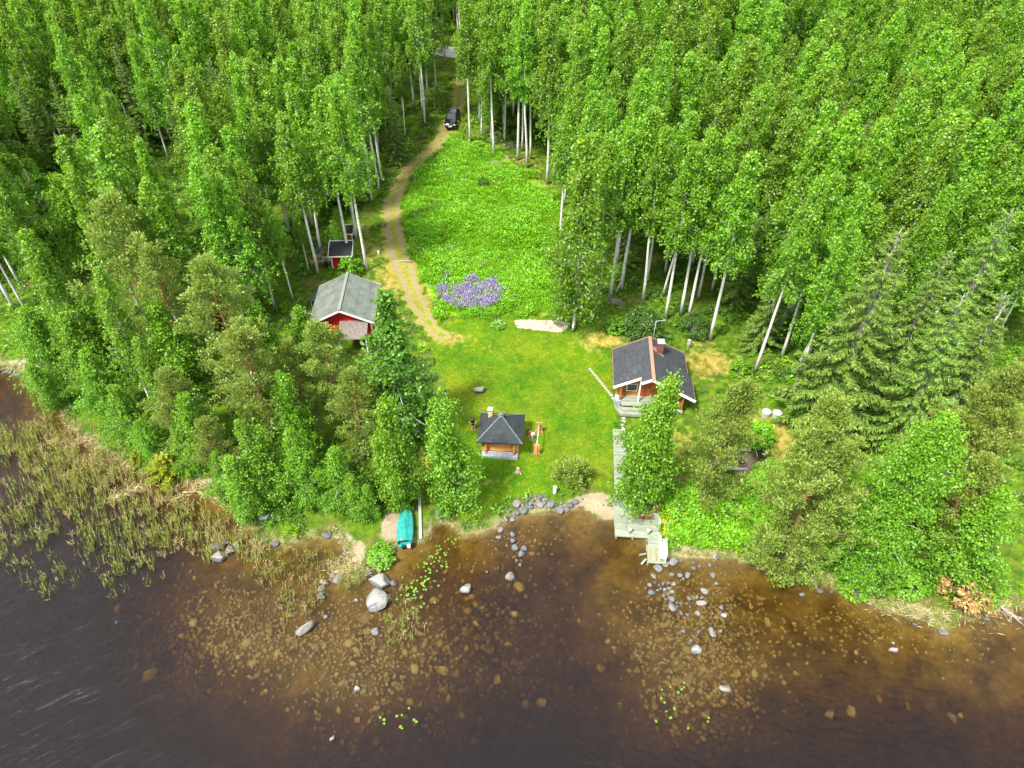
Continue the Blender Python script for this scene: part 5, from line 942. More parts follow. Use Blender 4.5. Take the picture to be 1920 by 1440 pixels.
for q in (fb, nb_):
    x, y, z = q; pr = [(-.46,0),(.46,0),(.24,.42),(.24,1.35),(-.24,1.35),(-.24,.42)]
    st_ = MB()
    for k in range(3): a_ = [(-.46,0,.46),(-.35,.21,.35),(-.24,.42,.24)]
    rows = [(.46,0,.345,.22),(.345,.225,.24,.42),(.24,.425,.24,.655),(.24,.66,.24,.89),(.24,.895,.24,1.12),(.24,1.125,.24,1.35)]
    sd_ = thing('tmp', '', '') if False else link('stand', None, ra)
    rib = MB().box(x-.045, x+.045, y-.14, y-.045, z, z+1.25).obj('rib', M['rack_wood'], sd_)
    for w0, z0, w1, z1 in rows: MB().slab([(x-w0,y-.04,z+z0),(x+w0,y-.04,z+z0),(x+w1,y-.04,z+z1),(x-w1,y-.04,z+z1)], .05, (0,-1,0)).obj('board', M['rack_wood'], sd_)
    MB().box(x-.25, x+.25, y-.08, y+.06, z+1.355, z+1.40).obj('top_cap', M['rack_wood'], sd_)
MB().tube([(fb[0],fb[1]-.05,fb[2]+1.30), (nb_[0],nb_[1]+.02,nb_[2]+1.46)], .06, 8).obj('bar', M['grey_wood'], ra)
x, y, z = at(988, 822); bk = thing('bicycle', 'red bicycle with silver mudguards lying by the grill hut', 'bicycle', (x, y, z+.12), math.radians(-60)); bk.rotation_euler = (math.radians(68), 0, math.radians(-55))
def wheel(cx, nm):
    mb = MB(); pts = [(cx+.30*math.cos(6.2832*k/18), .30*math.sin(6.2832*k/18)+.3, 0) for k in range(19)]; mb.tube(pts, .02, 5, False); w_ = mb.obj('wheel', M['steel'], bk)
    mb = MB(); mb.tube([(cx+.325*math.cos(6.2832*k/18), .325*math.sin(6.2832*k/18)+.3, 0) for k in range(19)], .02, 5, False); mb.obj('tyre', M['rubber'], w_); mb = MB()
    for k in range(6): mb.beam((cx+.3*math.cos(k*.5236), .3+.3*math.sin(k*.5236), 0), (cx-.3*math.cos(k*.5236), .3-.3*math.sin(k*.5236), 0), .006, .006)
    mb.obj('spokes', M['steel'], w_)
wheel(-.5, 'a'); wheel(.5, 'b'); fr = MB()
for a, b in (((-.5,.3,0),(-.1,.28,0)), ((-.1,.28,0),(-.18,.75,0)), ((-.18,.70,0),(.34,.72,0)), ((-.1,.28,0),(.34,.66,0)), ((-.5,.3,0),(-.18,.70,0)), ((.34,.80,0),(.5,.3,0))): fr.tube([a, b], .03, 6)
fr.obj('frame', M['red_plastic'], bk); MB().box(-.32,-.06,.76,.82,-.09,.09,bev=.02).obj('saddle', M['black_plastic'], bk); MB().tube([(.34,.8,0),(.32,.98,0),(.24,1.0,-.28)], .018, 6).obj('handlebar', M['steel'], bk); MB().tube([(.32,.98,0),(.24,1.0,.28)], .018, 6).obj('handlebar', M['steel'], bk); MB().box(.42,.66,.72,.95,-.14,.14,bev=.03).obj('basket', M['white_cloth'], bk)
# person: one skinned body, clothes as children
def skin(name, pts, edges, rad, mat, parent=None, root=0, sub=2):
    me = bpy.data.meshes.new(name); me.from_pydata(pts, edges, []); o = link(name, me, parent); me.materials.append(M[mat]); sm = o.modifiers.new('skin', 'SKIN'); sm.use_smooth_shade = True
    for v, r_ in zip(me.skin_vertices[0].data, rad): v.radius = (r_, r_)
    me.skin_vertices[0].data[root].use_root = True; o.modifiers.new('sub', 'SUBSURF').levels = sub; o.modifiers['sub'].render_levels = sub; return o
x, y, z = at(887, 806)
J = [(0,0,.93),(0,.01,1.12),(0,.02,1.32),(0,0,1.46),(0,-.02,1.56),(0,-.03,1.66),(.18,.01,1.38),(-.18,.01,1.38),(.33,-.02,1.14),(-.33,-.02,1.14),(.22,-.16,.98),(-.22,-.16,.98),(.19,-.22,.94),(-.19,-.22,.94),(.10,0,.86),(-.10,0,.86),(.13,-.06,.48),(-.09,.04,.48),(.15,-.02,.07),(-.08,-.02,.07),(.17,-.16,.03),(-.09,-.16,.03)]
E = [(0,1),(1,2),(2,3),(3,4),(4,5),(2,6),(2,7),(6,8),(7,9),(8,10),(9,11),(10,12),(11,13),(0,14),(0,15),(14,16),(15,17),(16,18),(17,19),(18,20),(19,21)]
RD = [.13,.12,.13,.06,.085,.10,.06,.06,.045,.045,.035,.035,.04,.04,.095,.095,.062,.062,.042,.042,.035,.035]
pe = skin('person', J, E, RD, 'skin'); pe.location = (x, y, z); pe.rotation_euler = (0,0,.2); tag(pe, 'person in black top and black shorts standing left of the grill hut', 'person')
skin('top', [J[0],J[1],J[2],(0,0,1.41),(.19,.01,1.37),(-.19,.01,1.37),(.25,0,1.27),(-.25,0,1.27)], [(0,1),(1,2),(2,3),(2,4),(2,5),(4,6),(5,7)], [.15,.145,.155,.10,.08,.08,.075,.075], 'black_cloth', pe)
skin('shorts', [J[0],J[14],J[15],(.125,-.035,.66),(-.10,.02,.66)], [(0,1),(0,2),(1,3),(2,4)], [.15,.12,.12,.105,.105], 'black_cloth', pe); skin('hair', [(0,.01,1.62),(0,.0,1.71),(0,.05,1.54)], [(0,1),(0,2)], [.115,.10,.09], 'hair', pe)
# car
a, b = np.array(at(840, 233)), np.array(at(853, 203)); dv = a[:2]-b[:2]; yaw = math.atan2(dv[1], dv[0])+math.pi/2; cc = np.array(at(849, 228)); xm, ym = cc[0], cc[1]-.35
car = thing('parked_car', 'black station wagon parked on the drive facing the lake', 'car', (xm, ym, float(gz(xm, ym))+.03), yaw)
car.scale = (1.08, 1.16, 1.12); sl_ = math.atan2(float(gz(xm, ym+2)-gz(xm, ym-2)), 4); car.rotation_euler = (sl_, 0, yaw)
def loft(secs, mat, name, smooth=True):
    n = len(secs[0]); V = [p for s_ in secs for p in s_]; F = [(i*n+k, i*n+(k+1) % n, (i+1)*n+(k+1) % n, (i+1)*n+k) for i in range(len(secs)-1) for k in range(n)]+[tuple(range(n))[::-1], tuple(range((len(secs)-1)*n, len(secs)*n))]
    mb = MB(); mb.add(V, F, smooth); return mb.obj(name, M[mat], car)
def sec(y, hw, z0, z1, r=.14): return [(-hw+.06,y,z0),(hw-.06,y,z0),(hw,y,z0+.12),(hw,y,z1-.22),(hw-.05,y,z1-.06),(hw-r*1.6,y,z1),(-hw+r*1.6,y,z1),(-hw+.05,y,z1-.06),(-hw,y,z1-.22),(-hw,y,z0+.12)]
loft([sec(-2.32,.66,.32,.66), sec(-2.22,.82,.25,.78), sec(-1.9,.90,.22,.90), sec(-1.2,.92,.22,.98), sec(-.6,.92,.22,1.0), sec(.5,.93,.22,1.02), sec(1.5,.92,.22,1.04), sec(2.05,.88,.26,1.02), sec(2.28,.78,.36,.9)], 'black_paint', 'body')
def sec2(y, hb, ht, zb0, zt): return [(-hb,y,zb0),(hb,y,zb0),(hb-.03,y,zb0+.06),(ht,y,zt-.05),(ht-.10,y,zt),(-ht+.10,y,zt),(-ht,y,zt-.05),(-hb+.03,y,zb0+.06)]
loft([sec2(-1.15,.80,.74,.94,1.0), sec2(-.30,.84,.64,.98,1.46), sec2(.2,.84,.64,.99,1.52), sec2(1.4,.83,.62,1.0,1.50), sec2(2.15,.78,.66,.99,1.06)], 'glass', 'windows', False)
mb = MB(); mb.slab([(-.56,-.30,1.475),(.56,-.30,1.475),(.57,.2,1.535),(.55,1.4,1.515),(.52,1.62,1.44),(-.52,1.62,1.44),(-.55,1.4,1.515),(-.57,.2,1.535)], .03); mb.obj('roof', M['black_paint'], car)
for sx in (-1, 1):
    for y0, w_ in ((-1.42,0), (1.38,1)):
        mb = MB(); mb.tube([(sx*.74,y0,.33),(sx*.94,y0,.33)], .33, 16); wl_ = mb.obj('wheel', M['rubber'], car); MB().tube([(sx*.9,y0,.33),(sx*.955,y0,.33)], .21, 12).obj('rim', M['steel'], wl_)
    MB().box(*sorted((sx*.50,sx*.80)),-2.30,-2.15,.62,.72,bev=.02).obj('headlight', M['lens'], car); MB().box(*sorted((sx*.93,sx*1.08)),-.95,-.82,.98,1.12,bev=.03).obj('mirror', M['black_paint'], car); MB().box(*sorted((sx*.52,sx*.74)),-2.28,-2.2,.36,.44).obj('fog_light', M['lens'], car)
    MB().beam((sx*.60,-.2,1.54), (sx*.58,1.4,1.54), .04, .05).obj('roof_rail', M['black_plastic'], car)
MB().box(-.42,.42,-2.36,-2.30,.56,.63).obj('grille_bar', M['steel'], car); MB().box(-.26,.26,-2.37,-2.32,.40,.51).obj('number_plate', M['white_paint'], car)
# ---------------------------------------------------------------- yard things
for px, py, lb in ((1435.5,778,'whole concrete well ring beside the dry grass'), (1455.5,780,'concrete well ring partly under the small bright birch')):
    x, y, z = at(px, py); wr = thing('well_ring', lb, 'well ring', (x, y, z), 0, 'concrete well rings'); MB().lathe([(.44,-.1),(.46,.5),(.40,.52)], 24).obj('ring', M['concrete'], wr); MB().lathe([(.30,.525),(.28,.57)], 20).obj('lid', M['concrete'], wr)
for px, py, lb in ((1384,848,'grey log bench behind the fire ring'), (1379,884,'grey log bench on the lake side of the fire ring')):
    x, y, z = at(px, py); be = thing('log_bench', lb, 'bench', (x, y, z), math.radians(-4), 'grey benches round the fire ring'); MB().box(-1.25,1.1,-.17,.17,.36,.46,bev=.03).obj('seat', M['grey_wood'], be)
    for sx in (-.9, .8): MB().tube([(sx,0,-.1),(sx,0,.36)], .13, 8).obj('leg', M['grey_wood'], be)
x, y, z = at(1390, 868); fr_ = thing('fire_ring', 'round fire ring of orange bricks with black ashes between the log benches', 'fire ring', (x, y, z))
for k in range(12): o = MB().box(-.10,.10,-.06,.06,-.03,.16,bev=.01).obj('brick', M['red_brick'], fr_); o.location = (.42*math.cos(k*.5236), .42*math.sin(k*.5236), 0); o.rotation_euler = (0,0,k*.5236+1.57)
MB().lathe([(.36,-.02),(.30,.05),(.08,.10)], 14).obj('ashes', M['ash'], fr_)
x, y, z = at(1424, 856); gt = thing('grill_table', 'dark two part table top with a pale edge rail between the lime shrubs', 'table', (x, y, z), math.radians(-4))
for a, b in ((-.42,.02), (.05,.55)): MB().box(a,b,-.6,.62,.66,.70,bev=.015).obj('table_top', M['black_felt'], gt)
MB().box(-.50,-.43,-.66,.66,.63,.70).obj('edge_rail', M['grey_wood'], gt)
for sx in (-.36, .48):
    for sy in (-.5, .5): MB().beam((sx,sy,.66), (sx,sy,-.1), .06, .06).obj('leg', M['grey_wood'], gt)
x, y, z = at(934, 612); ho = link('hosta', herb(301, 170, .55, .72, M['hosta'], .26, .35)); ho.location = (x, y, z); tag(ho, 'pale green hosta clump between the lupins and the sand patch', 'plant')
x, y, z = at(931.5, 604); gl_ = thing('garden_lamp', 'thin black garden lamp standing in the hosta clump', 'lamp', (x, y, z)); MB().tube([(0,0,-.1),(0,0,.85)], .03, 6).obj('pole', M['black_plastic'], gl_); MB().lathe([(.10,.85),(.12,.90),(.03,.98)], 10).obj('shade', M['black_plastic'], gl_)
x, y, z = at(1040, 924); sp_ = thing('drain_pipe', 'short white pipe standing upright on the lawn above the shore bank', 'pipe', (x, y, z)); MB().lathe([(.16,-.1),(.16,.85)], 14).obj('pipe', M['white_paint'], sp_); MB().lathe([(.11,.855),(.11,.87)], 12).obj('opening', M['brown_wood'], sp_)
x, y, z = at(1076, 617); mt = thing('trunk_sleeve', 'white and green mottled stump post at the foot of the big dark birch', 'post', (x-.15, y-.35, z)); MB().tube([(0,0,-.1),(.02,0,.6),(.08,.05,1.25)], [.17,.14,.11], 8).obj('post', M['birch_bark'], mt); MB().lathe([(.09,1.22),(.11,1.34),(.03,1.42)], 8, (.08,.05,0)).obj('cap', M['white_paint'], mt)
x, y, z = at(1162, 545); cl = link('draped_cloth', None); me = bpy.data.meshes.new('draped_cloth'); V = []; n_ = 9
for i in range(n_):
    for j in range(5): u, v = i/(n_-1), j/4; V.append((-.1-.45*u*(1-.3*v)+.05*math.sin(j*2+i), -.12-.2*u+.06*math.sin(i*1.7+j), .9*(1-u)**1.4+.05*math.sin(j*3.+i)+.02+.25*v*(1-u)))
bpy.data.objects.remove(cl); F = [(i*5+j, i*5+j+1, (i+1)*5+j+1, (i+1)*5+j) for i in range(n_-1) for j in range(4)]; cl = MB(); cl.add(V, F, True); cl = cl.obj('draped_cloth', M['white_cloth']); cl.location = (x, y, z); cl.modifiers.new('thick', 'SOLIDIFY').thickness = .02; tag(cl, 'white cloth draped at the foot of a birch right of the big dark birch', 'cloth')
x, y, z = at(970, 886); sm_ = thing('chopping_stump', 'white birch chopping stump with scattered chips in front of the grill hut', 'stump', (x, y, z)); MB().tube([(-.05,-.1,.02),(.02,.25,.10)], [.10,.09], 9).obj('log', M['birch_bark'], sm_); MB().lathe([(.20,-.05),(.17,.28)], 11, (.05,.3,0)).obj('block', M['firewood'], sm_)
mb = MB(); g = np.random.RandomState(3)
for k in range(46): a_, r_ = g.uniform(0, 6.28), abs(g.normal(0, .33)); p_ = Vector((.05+r_*math.cos(a_), .15+r_*math.sin(a_), .03)); d_ = Vector((g.normal(), g.normal(), .1)).normalized()*g.uniform(.05, .13); mb.beam(p_-d_, p_+d_, .06, .02)
ck = mb.obj('wood_chips', M['firewood'], sm_); ck['kind'] = 'stuff'
# firewood, tarpaulin, odds and ends by the sheds
x, y, z = at(600, 497); fw = thing('firewood_pile', 'stack of split firewood left of the red shed', 'firewood', (x, y, z), .1)
for r_ in range(4):
    for k in range(12): o = MB().tube([(0,-.22,0),(0,.22,0)], .09, 6).obj('log', M['firewood'], fw); o.location = (-1.0+k*.185+.09*(r_ % 2), g.uniform(-.05,.05), .08+r_*.155)
x, y, z = at(601, 484); MBt = MB(); MBt.slab([(-.55,-.8,.95),(.45,-.8,.95),(.5,.9,1.25),(-.5,.9,1.25)], .05); MBt.slab([(-.6,-.85,.95),(-.56,-.8,.95),(-.5,.9,1.25),(-.6,.9,.4)], .04, (-1,0,0)); tr_ = MBt.obj('tarpaulin', M['tarp']); tr_.location = (x-.2, y+.3, z); tr_.rotation_euler = (0,0,-.25); tag(tr_, 'dark green tarpaulin over a heap behind the firewood', 'tarpaulin')
mb = MB(); mb.box(-.5,.4,-.7,.8,-.1,.93); hb = mb.obj('covered_heap', M['firewood']); hb.location = (x-.2, y+.3, z); hb.rotation_euler = (0,0,-.25); tag(hb, 'heap of boards under the green tarpaulin', 'heap')
x, y, z = at(608, 490); pl = thing('pallet', 'grey slatted pallet leaning between firewood and the red shed', 'pallet', (x+.2, y, z)); pl.rotation_euler = (math.radians(35), 0, .05)
for k in range(5): MB().box(-.5+k*.22,-.5+k*.22+.14,-.5,.6,.10,.13).obj('slat', M['grey_wood'], pl)
for yy in (-.45, .05, .5): MB().box(-.5,.52,yy,yy+.08,.0,.098).obj('runner', M['grey_wood'], pl)
x, y, z = at(612, 500); bn_ = thing('barrel', 'black barrel beside the firewood', 'barrel', (x, y, z)); MB().lathe([(.22,-.05),(.27,.3),(.22,.65)], 14).obj('shell', M['black_plastic'], bn_); MB().lathe([(.21,.652),(.19,.68)], 14).obj('lid', M['black_plastic'], bn_)
x, y, z = at(673, 514); bu = thing('bucket', 'red bucket behind the barn roof', 'bucket', (x, y, z)); MB().lathe([(.15,0),(.2,.38)], 14).obj('pail', M['red_plastic'], bu); MB().tube([(.2,0,.36),(.1,0,.5),(-.1,0,.5),(-.2,0,.36)], .012, 5).obj('handle', M['steel'], bu)
x, y, z = at(562, 596); tb_ = thing('trailer', 'grey trailer frame left of the barn', 'trailer', (x, y, z), .2); MB().box(-.8,.8,-.5,.5,.45,.52).obj('bed', M['steel'], tb_); MB().box(-.8,-.76,-.5,.5,.52,.75).obj('side_board', M['steel'], tb_); MB().box(.76,.8,-.5,.5,.52,.75).obj('side_board', M['steel'], tb_); MB().beam((.8,0,.45),(1.7,0,.4),.06,.06).obj('drawbar', M['steel'], tb_)
for sy in (-.6, .6): MB().tube([(0,sy-.06,.3),(0,sy+.06,.3)], .3, 12).obj('wheel', M['rubber'], tb_)
tu = thing('tub', 'bright blue plastic tub on the grey trailer', 'tub', (x, y, z+.525)); MB().lathe([(.30,0),(.42,.28),(.44,.28),(.32,.02)], 16).obj('bowl', M['blue_plastic'], tu)
x, y, z = at(698, 647); wb = thing('wheelbarrow', 'black wheelbarrow at the corner of the barn porch', 'wheelbarrow', (x, y, z), 1.7); MB().lathe([(.25,.3),(.5,.58),(.47,.60),(.24,.34)], 10).obj('tray', M['black_plastic'], wb); MB().tube([(.62,-.04,.2),(.62,.04,.2)], .2, 12).obj('wheel', M['rubber'], wb)
for sy in (-.22, .22): MB().tube([(.62,sy*.3,.2),(-.3,sy,.35),(-.95,sy*1.2,.55)], .022, 6).obj('handle', M['steel'], wb); MB().beam((-.25,sy,.34),(-.35,sy,0),.04,.04).obj('leg', M['steel'], wb)
x, y, z = at(706, 623); ds = MB().box(-.7,.5,-.55,.5,-.05,.07).obj('door_slab', M['deck_end']); ds.location = (x, y, z); tag(ds, 'pale green slab before the barn side door', 'slab')
x, y, z = at(758, 492); lg = MB().tube([(-1.15,-.12,.12),(-.3,.08,.14),(1.1,.0,.12)], [.06,.08,.06], 7).obj('fallen_birch_log', M['birch_bark']); lg.location = (x, y, z+.02); tag(lg, 'thin white birch pole lying across the drive', 'log')
x, y, z = at(710, 476); pt = thing('white_can', 'small white canister in the grass beside the drive', 'canister', (x, y, z)); MB().lathe([(.15,0),(.15,.45),(.06,.5)], 12).obj('can', M['white_paint'], pt); MB().lathe([(.05,.505),(.05,.56)], 8).obj('cap', M['black_plastic'], pt)
x, y, z = at(832, 134); mbx = thing('mailbox', 'dark red mailbox on a post near the top of the drive', 'mailbox', (x, y, z)); MB().box(-.05,.05,-.05,.05,-.1,1.1).obj('post', M['brown_wood'], mbx); MB().box(-.2,.2,-.15,.2,1.1,1.5,bev=.03).obj('box', M['brown_brick'], mbx)
# bleached wood: brush heap on the meadow, washed up branch, straw heaps
def twigs(name, label, cat, px, py, n, L, spread, mat, seed, rise=.3, dirn=None):
    g = np.random.RandomState(seed); x, y, z = at(px, py, water=True); mb = MB()
    for k in range(n):
        a_ = g.uniform(0, 6.28) if dirn is None else g.normal(dirn, .45); p0 = np.array([g.normal(0, spread), g.normal(0, spread*.6), .05+abs(g.normal(0, .1))]); l_ = L*g.uniform(.4, 1.1); d_ = np.array([math.cos(a_), math.sin(a_), g.uniform(0, rise)])
        mb.tube([p0, p0+d_*l_*.5+g.normal(0, .05*L, 3), p0+d_*l_+g.normal(0, .08*L, 3)], [.025, .018, .006], 4, False)
    o = mb.obj(name, M[mat]); o.location = (x, y, z); return tag(o, label, cat)
twigs('brush_heap', 'bleached heap of cut branches under the meadow birches', 'brush heap', 962, 272, 60, 1.5, .7, 'bare_twig', 1); twigs('brush_heap', 'low heap of dry sticks at the top of the meadow', 'brush heap', 926, 308, 40, 1.3, .6, 'bare_twig', 2); twigs('brush_heap', 'dry sticks on the slope right of the big dark birch', 'brush heap', 1157, 568, 40, 1.2, .6, 'bare_twig', 3)
x, y, z = at(1855, 1128); br = MB(); g = np.random.RandomState(44); br.tube([(0,0,.3),(.5,-.5,.22),(1.3,-1.5,.1)], [.06,.045,.015], 6)
for k in range(22): t_ = g.uniform(.1, .9); p0 = np.array([1.3*t_, -1.5*t_**1.1, .3-.2*t_]); a_ = g.normal(-1.1, .6); l_ = g.uniform(.5, 1.3); br.tube([p0, p0+np.array([math.cos(a_), math.sin(a_), .1])*l_*.5, p0+np.array([math.cos(a_+.2), math.sin(a_+.2), -.05])*l_], [.022,.014,.005], 4, False)
o = br.obj('washed_up_branch', M['bare_twig']); o.location = (x, y, z); tag(o, 'bleached branching bough hanging into the water at far right', 'branch')
def straw(px, py, px2, py2, wdt, label, seed, n=260):
    g = np.random.RandomState(seed); a, b = np.array(at(px, py, water=True)), np.array(at(px2, py2, water=True)); t_ = g.uniform(0, 1, n); d = unit(b-a); P_ = a+np.outer(t_, b-a)+g.normal(0, wdt, (n,3))*[1,1,.25]+[0,0,.12]; A_ = d*.7+g.normal(0, .55, (n,3))*[1,1,.5]
    V, Q = leaf_quads(P_, A_, g.normal(0, .6, (n,3))+[0,0,1], g.uniform(.35, .8, n), .05); o = link('straw_drift', quads_mesh('straw_drift', V, Q, M['dry_reed'], g.beta(2, 2, n))); o['kind'] = 'stuff'; o['label'] = label; return o
straw(90, 829, 178, 826, .30, 'pale straw ridge lying on the upper reeds', 1, 300); straw(235, 925, 275, 912, .3, 'straw streak in the reeds', 2, 130); straw(300, 945, 360, 924, .3, 'straw streak near the bank', 3, 130); straw(200, 945, 225, 930, .25, 'short straw streak', 4, 90); straw(335, 893, 400, 925, .6, 'straw on the reed bank', 5, 260); straw(215, 880, 290, 872, .6, 'straw below the alders', 6, 220); straw(655, 1045, 690, 1066, .5, 'straw on the sandy spit', 7, 220); straw(620, 1070, 650, 1072, .35, 'straw behind the cove stones', 8, 150); straw(1600, 1105, 1740, 1150, .7, 'dry grass on the right bank', 9, 420); straw(1750, 1158, 1900, 1130, .7, 'dry grass at the right end of the bank', 10, 380)
# ---------------------------------------------------------------- rocks, stones, lily pads
def rock_mesh(seed, mat, sub=3, cuts=11):
    g = np.random.RandomState(seed); b = bmesh.new(); bmesh.ops.create_icosphere(b, subdivisions=sub, radius=1)
    V = np.array([v.co[:] for v in b.verts]); 
    for _ in range(cuts):
        n = unit(g.normal(0, 1, 3)); c = g.uniform(.55, .85); d = V@n; V = V-np.outer(np.maximum(d-c, 0), n)*.92
    for f, a in ((2.2, .06), (5., .025)):
        ph = g.uniform(0, 6, (3,3)); k = g.normal(0, f, (3,3)); V = V*(1+a*np.sum(np.sin(V@k.T+ph[0]), 1, keepdims=True)/2)
    V = V/np.abs(V).max(0)
    for v, c in zip(b.verts, V): v.co = c
    me = bpy.data.meshes.new('rock'); b.to_mesh(me); b.free(); me.materials.append(mat); return me
ROCKS = [rock_mesh(100+s, M['granite']) for s in range(9)]; LICHEN = [rock_mesh(140+s, M['lichen_rock']) for s in range(3)]; SUNK = [rock_mesh(170+s, M['sunk_stone'], 2) for s in range(7)]
RK = np.random.RandomState(31)
def rock(px, py, wpx, label, group=None, asp=1., tall=.45, lichen=False, rot=None, name='rock'):
    x, y, z = at(px, py, water=True); w_ = wpx/proj(x, y, z)[2]; bed = float(gz(x, y)); top_ = max(z, 0)+tall*w_; low = min(bed, z)-.04
    o = link(name, (LICHEN[RK.randint(3)] if lichen else ROCKS[RK.randint(9)])); o.location = (x, y, (top_+low)/2); o.scale = (w_/2, w_/2*asp, (top_-low)/2)
    o.rotation_euler = (RK.normal(0, .06), RK.normal(0, .06), RK.uniform(0, 6.28) if rot is None else rot); return tag(o, label, 'rock', group)
for px, py, wp, asp, rot, lich, lb in [
  (874,1104,25,.9,.3,1,'white topped boulder alone in the middle of the bay'),(956,1082,19,.9,.5,0,'grey boulder with pale face ending the row of rocks in the bay'),(704,1185,16,1.,.2,0,'dark pinkish grey round rock below the lichen boulder'),(669,1292,14,.8,.6,1,'small pale rock breaking the surface far out below the lichen boulder'),
  (705,1130,48,.95,.5,1,'largest boulder, its flat top white with lichen'),(712,1092,42,.7,-.2,1,'rocky mound with dry grass behind the largest lichen boulder'),(738,1093,13,1.,0,0,'dark rock on the right of the rocky mound'),(692,1075,15,.9,0,0,'rock between the sandy spit and the rocky mound'),(706,1061,15,.9,0,0,'pale stone at the foot of the low green bush'),
  (410,1046,28,.75,.2,1,'white topped flat boulder at the outer edge of the reeds'),(406,1028,21,.9,.1,0,'round grey boulder behind the white topped one by the reeds'),(422,1017,19,.7,.3,0,'slanting grey boulder at the back of the reed rocks'),(432,1031,20,.9,0,0,'mossy boulder right of the round grey one by the reeds'),(444,1022,16,.9,0,1,'pale stone at the right of the reed rocks'),(403,992,12,.9,0,0,'small grey stone among the reeds'),
  (516,1021,16,.8,0,0,'grey stone under the grassy bank of the cove'),(613,1006,19,.7,.1,0,'flat grey stone at the grassy corner of the cove'),(570,1182,46,.42,.62,0,'long dark slab rock pointing up right out of the water'),(608,1093,21,.5,-.15,0,'flat oblong stone in the cove'),(602,1104,12,1.,.4,0,'small stone below the flat oblong one in the cove'),(603,1119,17,1.,0,0,'round pale grey stone in the cove'),
  (632,1088,24,.85,1.1,0,'big angular stone leaning in the cove grass'),(624,1079,15,.9,0,0,'stone behind the leaning angular stone'),(610,1156,11,.9,0,0,'pointed little stone above the long slab rock'),(623,1383,14,.7,.7,1,'pale stone far out near the bottom of the picture'),(220,1166,10,.7,.4,0,'dark stone far out below the reeds at left'),(498,972,24,.7,.3,1,'white speckled boulder on the grassy bank by the leaning birch'),(648,1039,13,.8,0,0,'stone in the small pool by the sandy spit'),(669,1125,9,.8,0,0,'small pinkish stone left of the largest lichen boulder'),
  (900,734,26,.7,.1,1,'half buried pale boulder with brown top on the lawn behind the grill hut'),(793,258,12,.9,0,0,'round boulder beside the drive below the car'),(945,273,9,.8,0,1,'pale stone at the foot of the meadow birches'),(932,260,9,.6,0,0,'flat grey stone behind the pale one at the meadow birches'),(828,964,26,1.,.2,0,'brown weathered boulder on the eroded bank left of the bay'),
  (1603,1115,16,1.45,.2,0,'tall blue grey boulder at the shore below the huge pine'),(1537,1108,14,.8,.5,0,'pointed grey stone half under the huge pine'),(1502,1115,13,.6,0,0,'flat stone at the water under the low pine boughs'),(1767,1188,19,.65,-.3,0,'dark grey stone at the tip of the grassy point'),(1675,1219,21,.6,0,1,'heart shaped pale stone alone in the water at right'),(1674,1206,8,.7,0,1,'small stone just behind the heart shaped one'),
  (1848,1161,14,.6,-.4,0,'stone under the washed up branch'),(1715,1171,11,.6,-.3,0,'flat stone off the grassy bank at right'),(1913,1159,9,.7,0,0,'stone at the right edge of the picture by the shore')]:
    rock(px, py, wp, lb, None, asp, .38 if wp > 30 else .45, bool(lich), rot)
for px, py, wp in [(938,995,13),(935,1008,11),(961,1003,13),(962,1013,13),(965,1027,15),(983,1029,14),(978,1039,15),(969,1051,7),(976,1059,10),(950,1023,6),(934,1065,6),(913,1072,6)]: rock(px, py, wp, 'grey rock of the short row running out into the bay', 'row of rocks in the bay', .85, .4)
for px, py, wp in [(971,962,13),(982,960,15),(962,968,9),(962,976,11),(949,974,9),(940,979,6),(936,982,6),(979,947,9),(987,936,9),(994,937,7),(1001,938,7),(995,944,14),(1013,931,11),(1009,935,8),(1020,930,6),(995,932,5),(1025,936,8),(1019,938,7),(1009,941,9),(1020,944,9),(1012,949,13),(994,951,13),(1002,945,8),(1004,951,6),(1024,953,6),(1043,947,8),(1053,944,8),(1045,954,8),(1051,950,6),(1051,959,15),(1061,957,11),(1060,947,7),(1086,941,6),(1092,936,6),(987,949,6),(982,951,6),(1040,960,4),(1055,954,6),(956,972,6),(986,953,7),(975,954,7),(1030,955,7),(1036,941,6),(1066,955,7)]:
    rock(px, py, wp*1.12, 'stone of the shore bank in front of the lawn', 'stones of the shore bank', RK.uniform(.7, 1), RK.uniform(.3, .55))
for px, py, wp, lb in [(969,947,17,'tan boulder at the left end of the shore bank'),(1032,947,17,'biggest dark grey boulder in the middle of the shore bank'),(1070,948,14,'upright grey boulder near the right end of the shore bank'),(1078,942,12,'pale blue grey boulder ending the shore bank beside the beach')]: rock(px, py, wp, lb, None, 1.1, .55)
o = rock(1002, 933, 9, 'pink stone on top of the shore bank', None, .9, .5); o.data = o.data.copy(); o.data.materials[0] = plain('pink granite', (.62,.25,.22), .85, grain=.2)
SPILL = [(1234,1066,17),(1226,1080,14),(1263,1055,18),(1248,1058,14),(1276,1051,8),(1299,1056,6),(1300,1066,9),(1290,1079,14),(1259,1078,11),(1274,1078,12),(1281,1086,7),(1218,1096,11),(1228,1093,8),(1235,1097,6),(1244,1094,8),(1253,1094,9),(1263,1096,10),(1233,1106,6),(1238,1104,7),(1245,1105,9),(1254,1104,9),(1260,1110,10),(1245,1117,9),(1253,1115,7),(1260,1123,13),(1248,1124,6),(1270,1130,7),(1276,1130,8),(1269,1137,6),(1277,1151,9),(1289,1153,7),(1308,1150,10),(1294,1138,7),(1293,1121,11),(1306,1120,8),(1316,1121,8),(1344,1094,9),(1344,1047,9),(1336,1080,12),(1353,1140,11),(1336,1149,7),(1280,1183,10),(1309,1184,10),(1296,1202,8),(1351,1184,8),(1331,1060,9),(1312,1062,7)]
for px, py, wp in SPILL: rock(px, py, wp*1.08, 'pale stone of the spill in the shallows below the white bench', 'stones spilling out below the white bench', RK.uniform(.7, 1), RK.uniform(.3, .5))
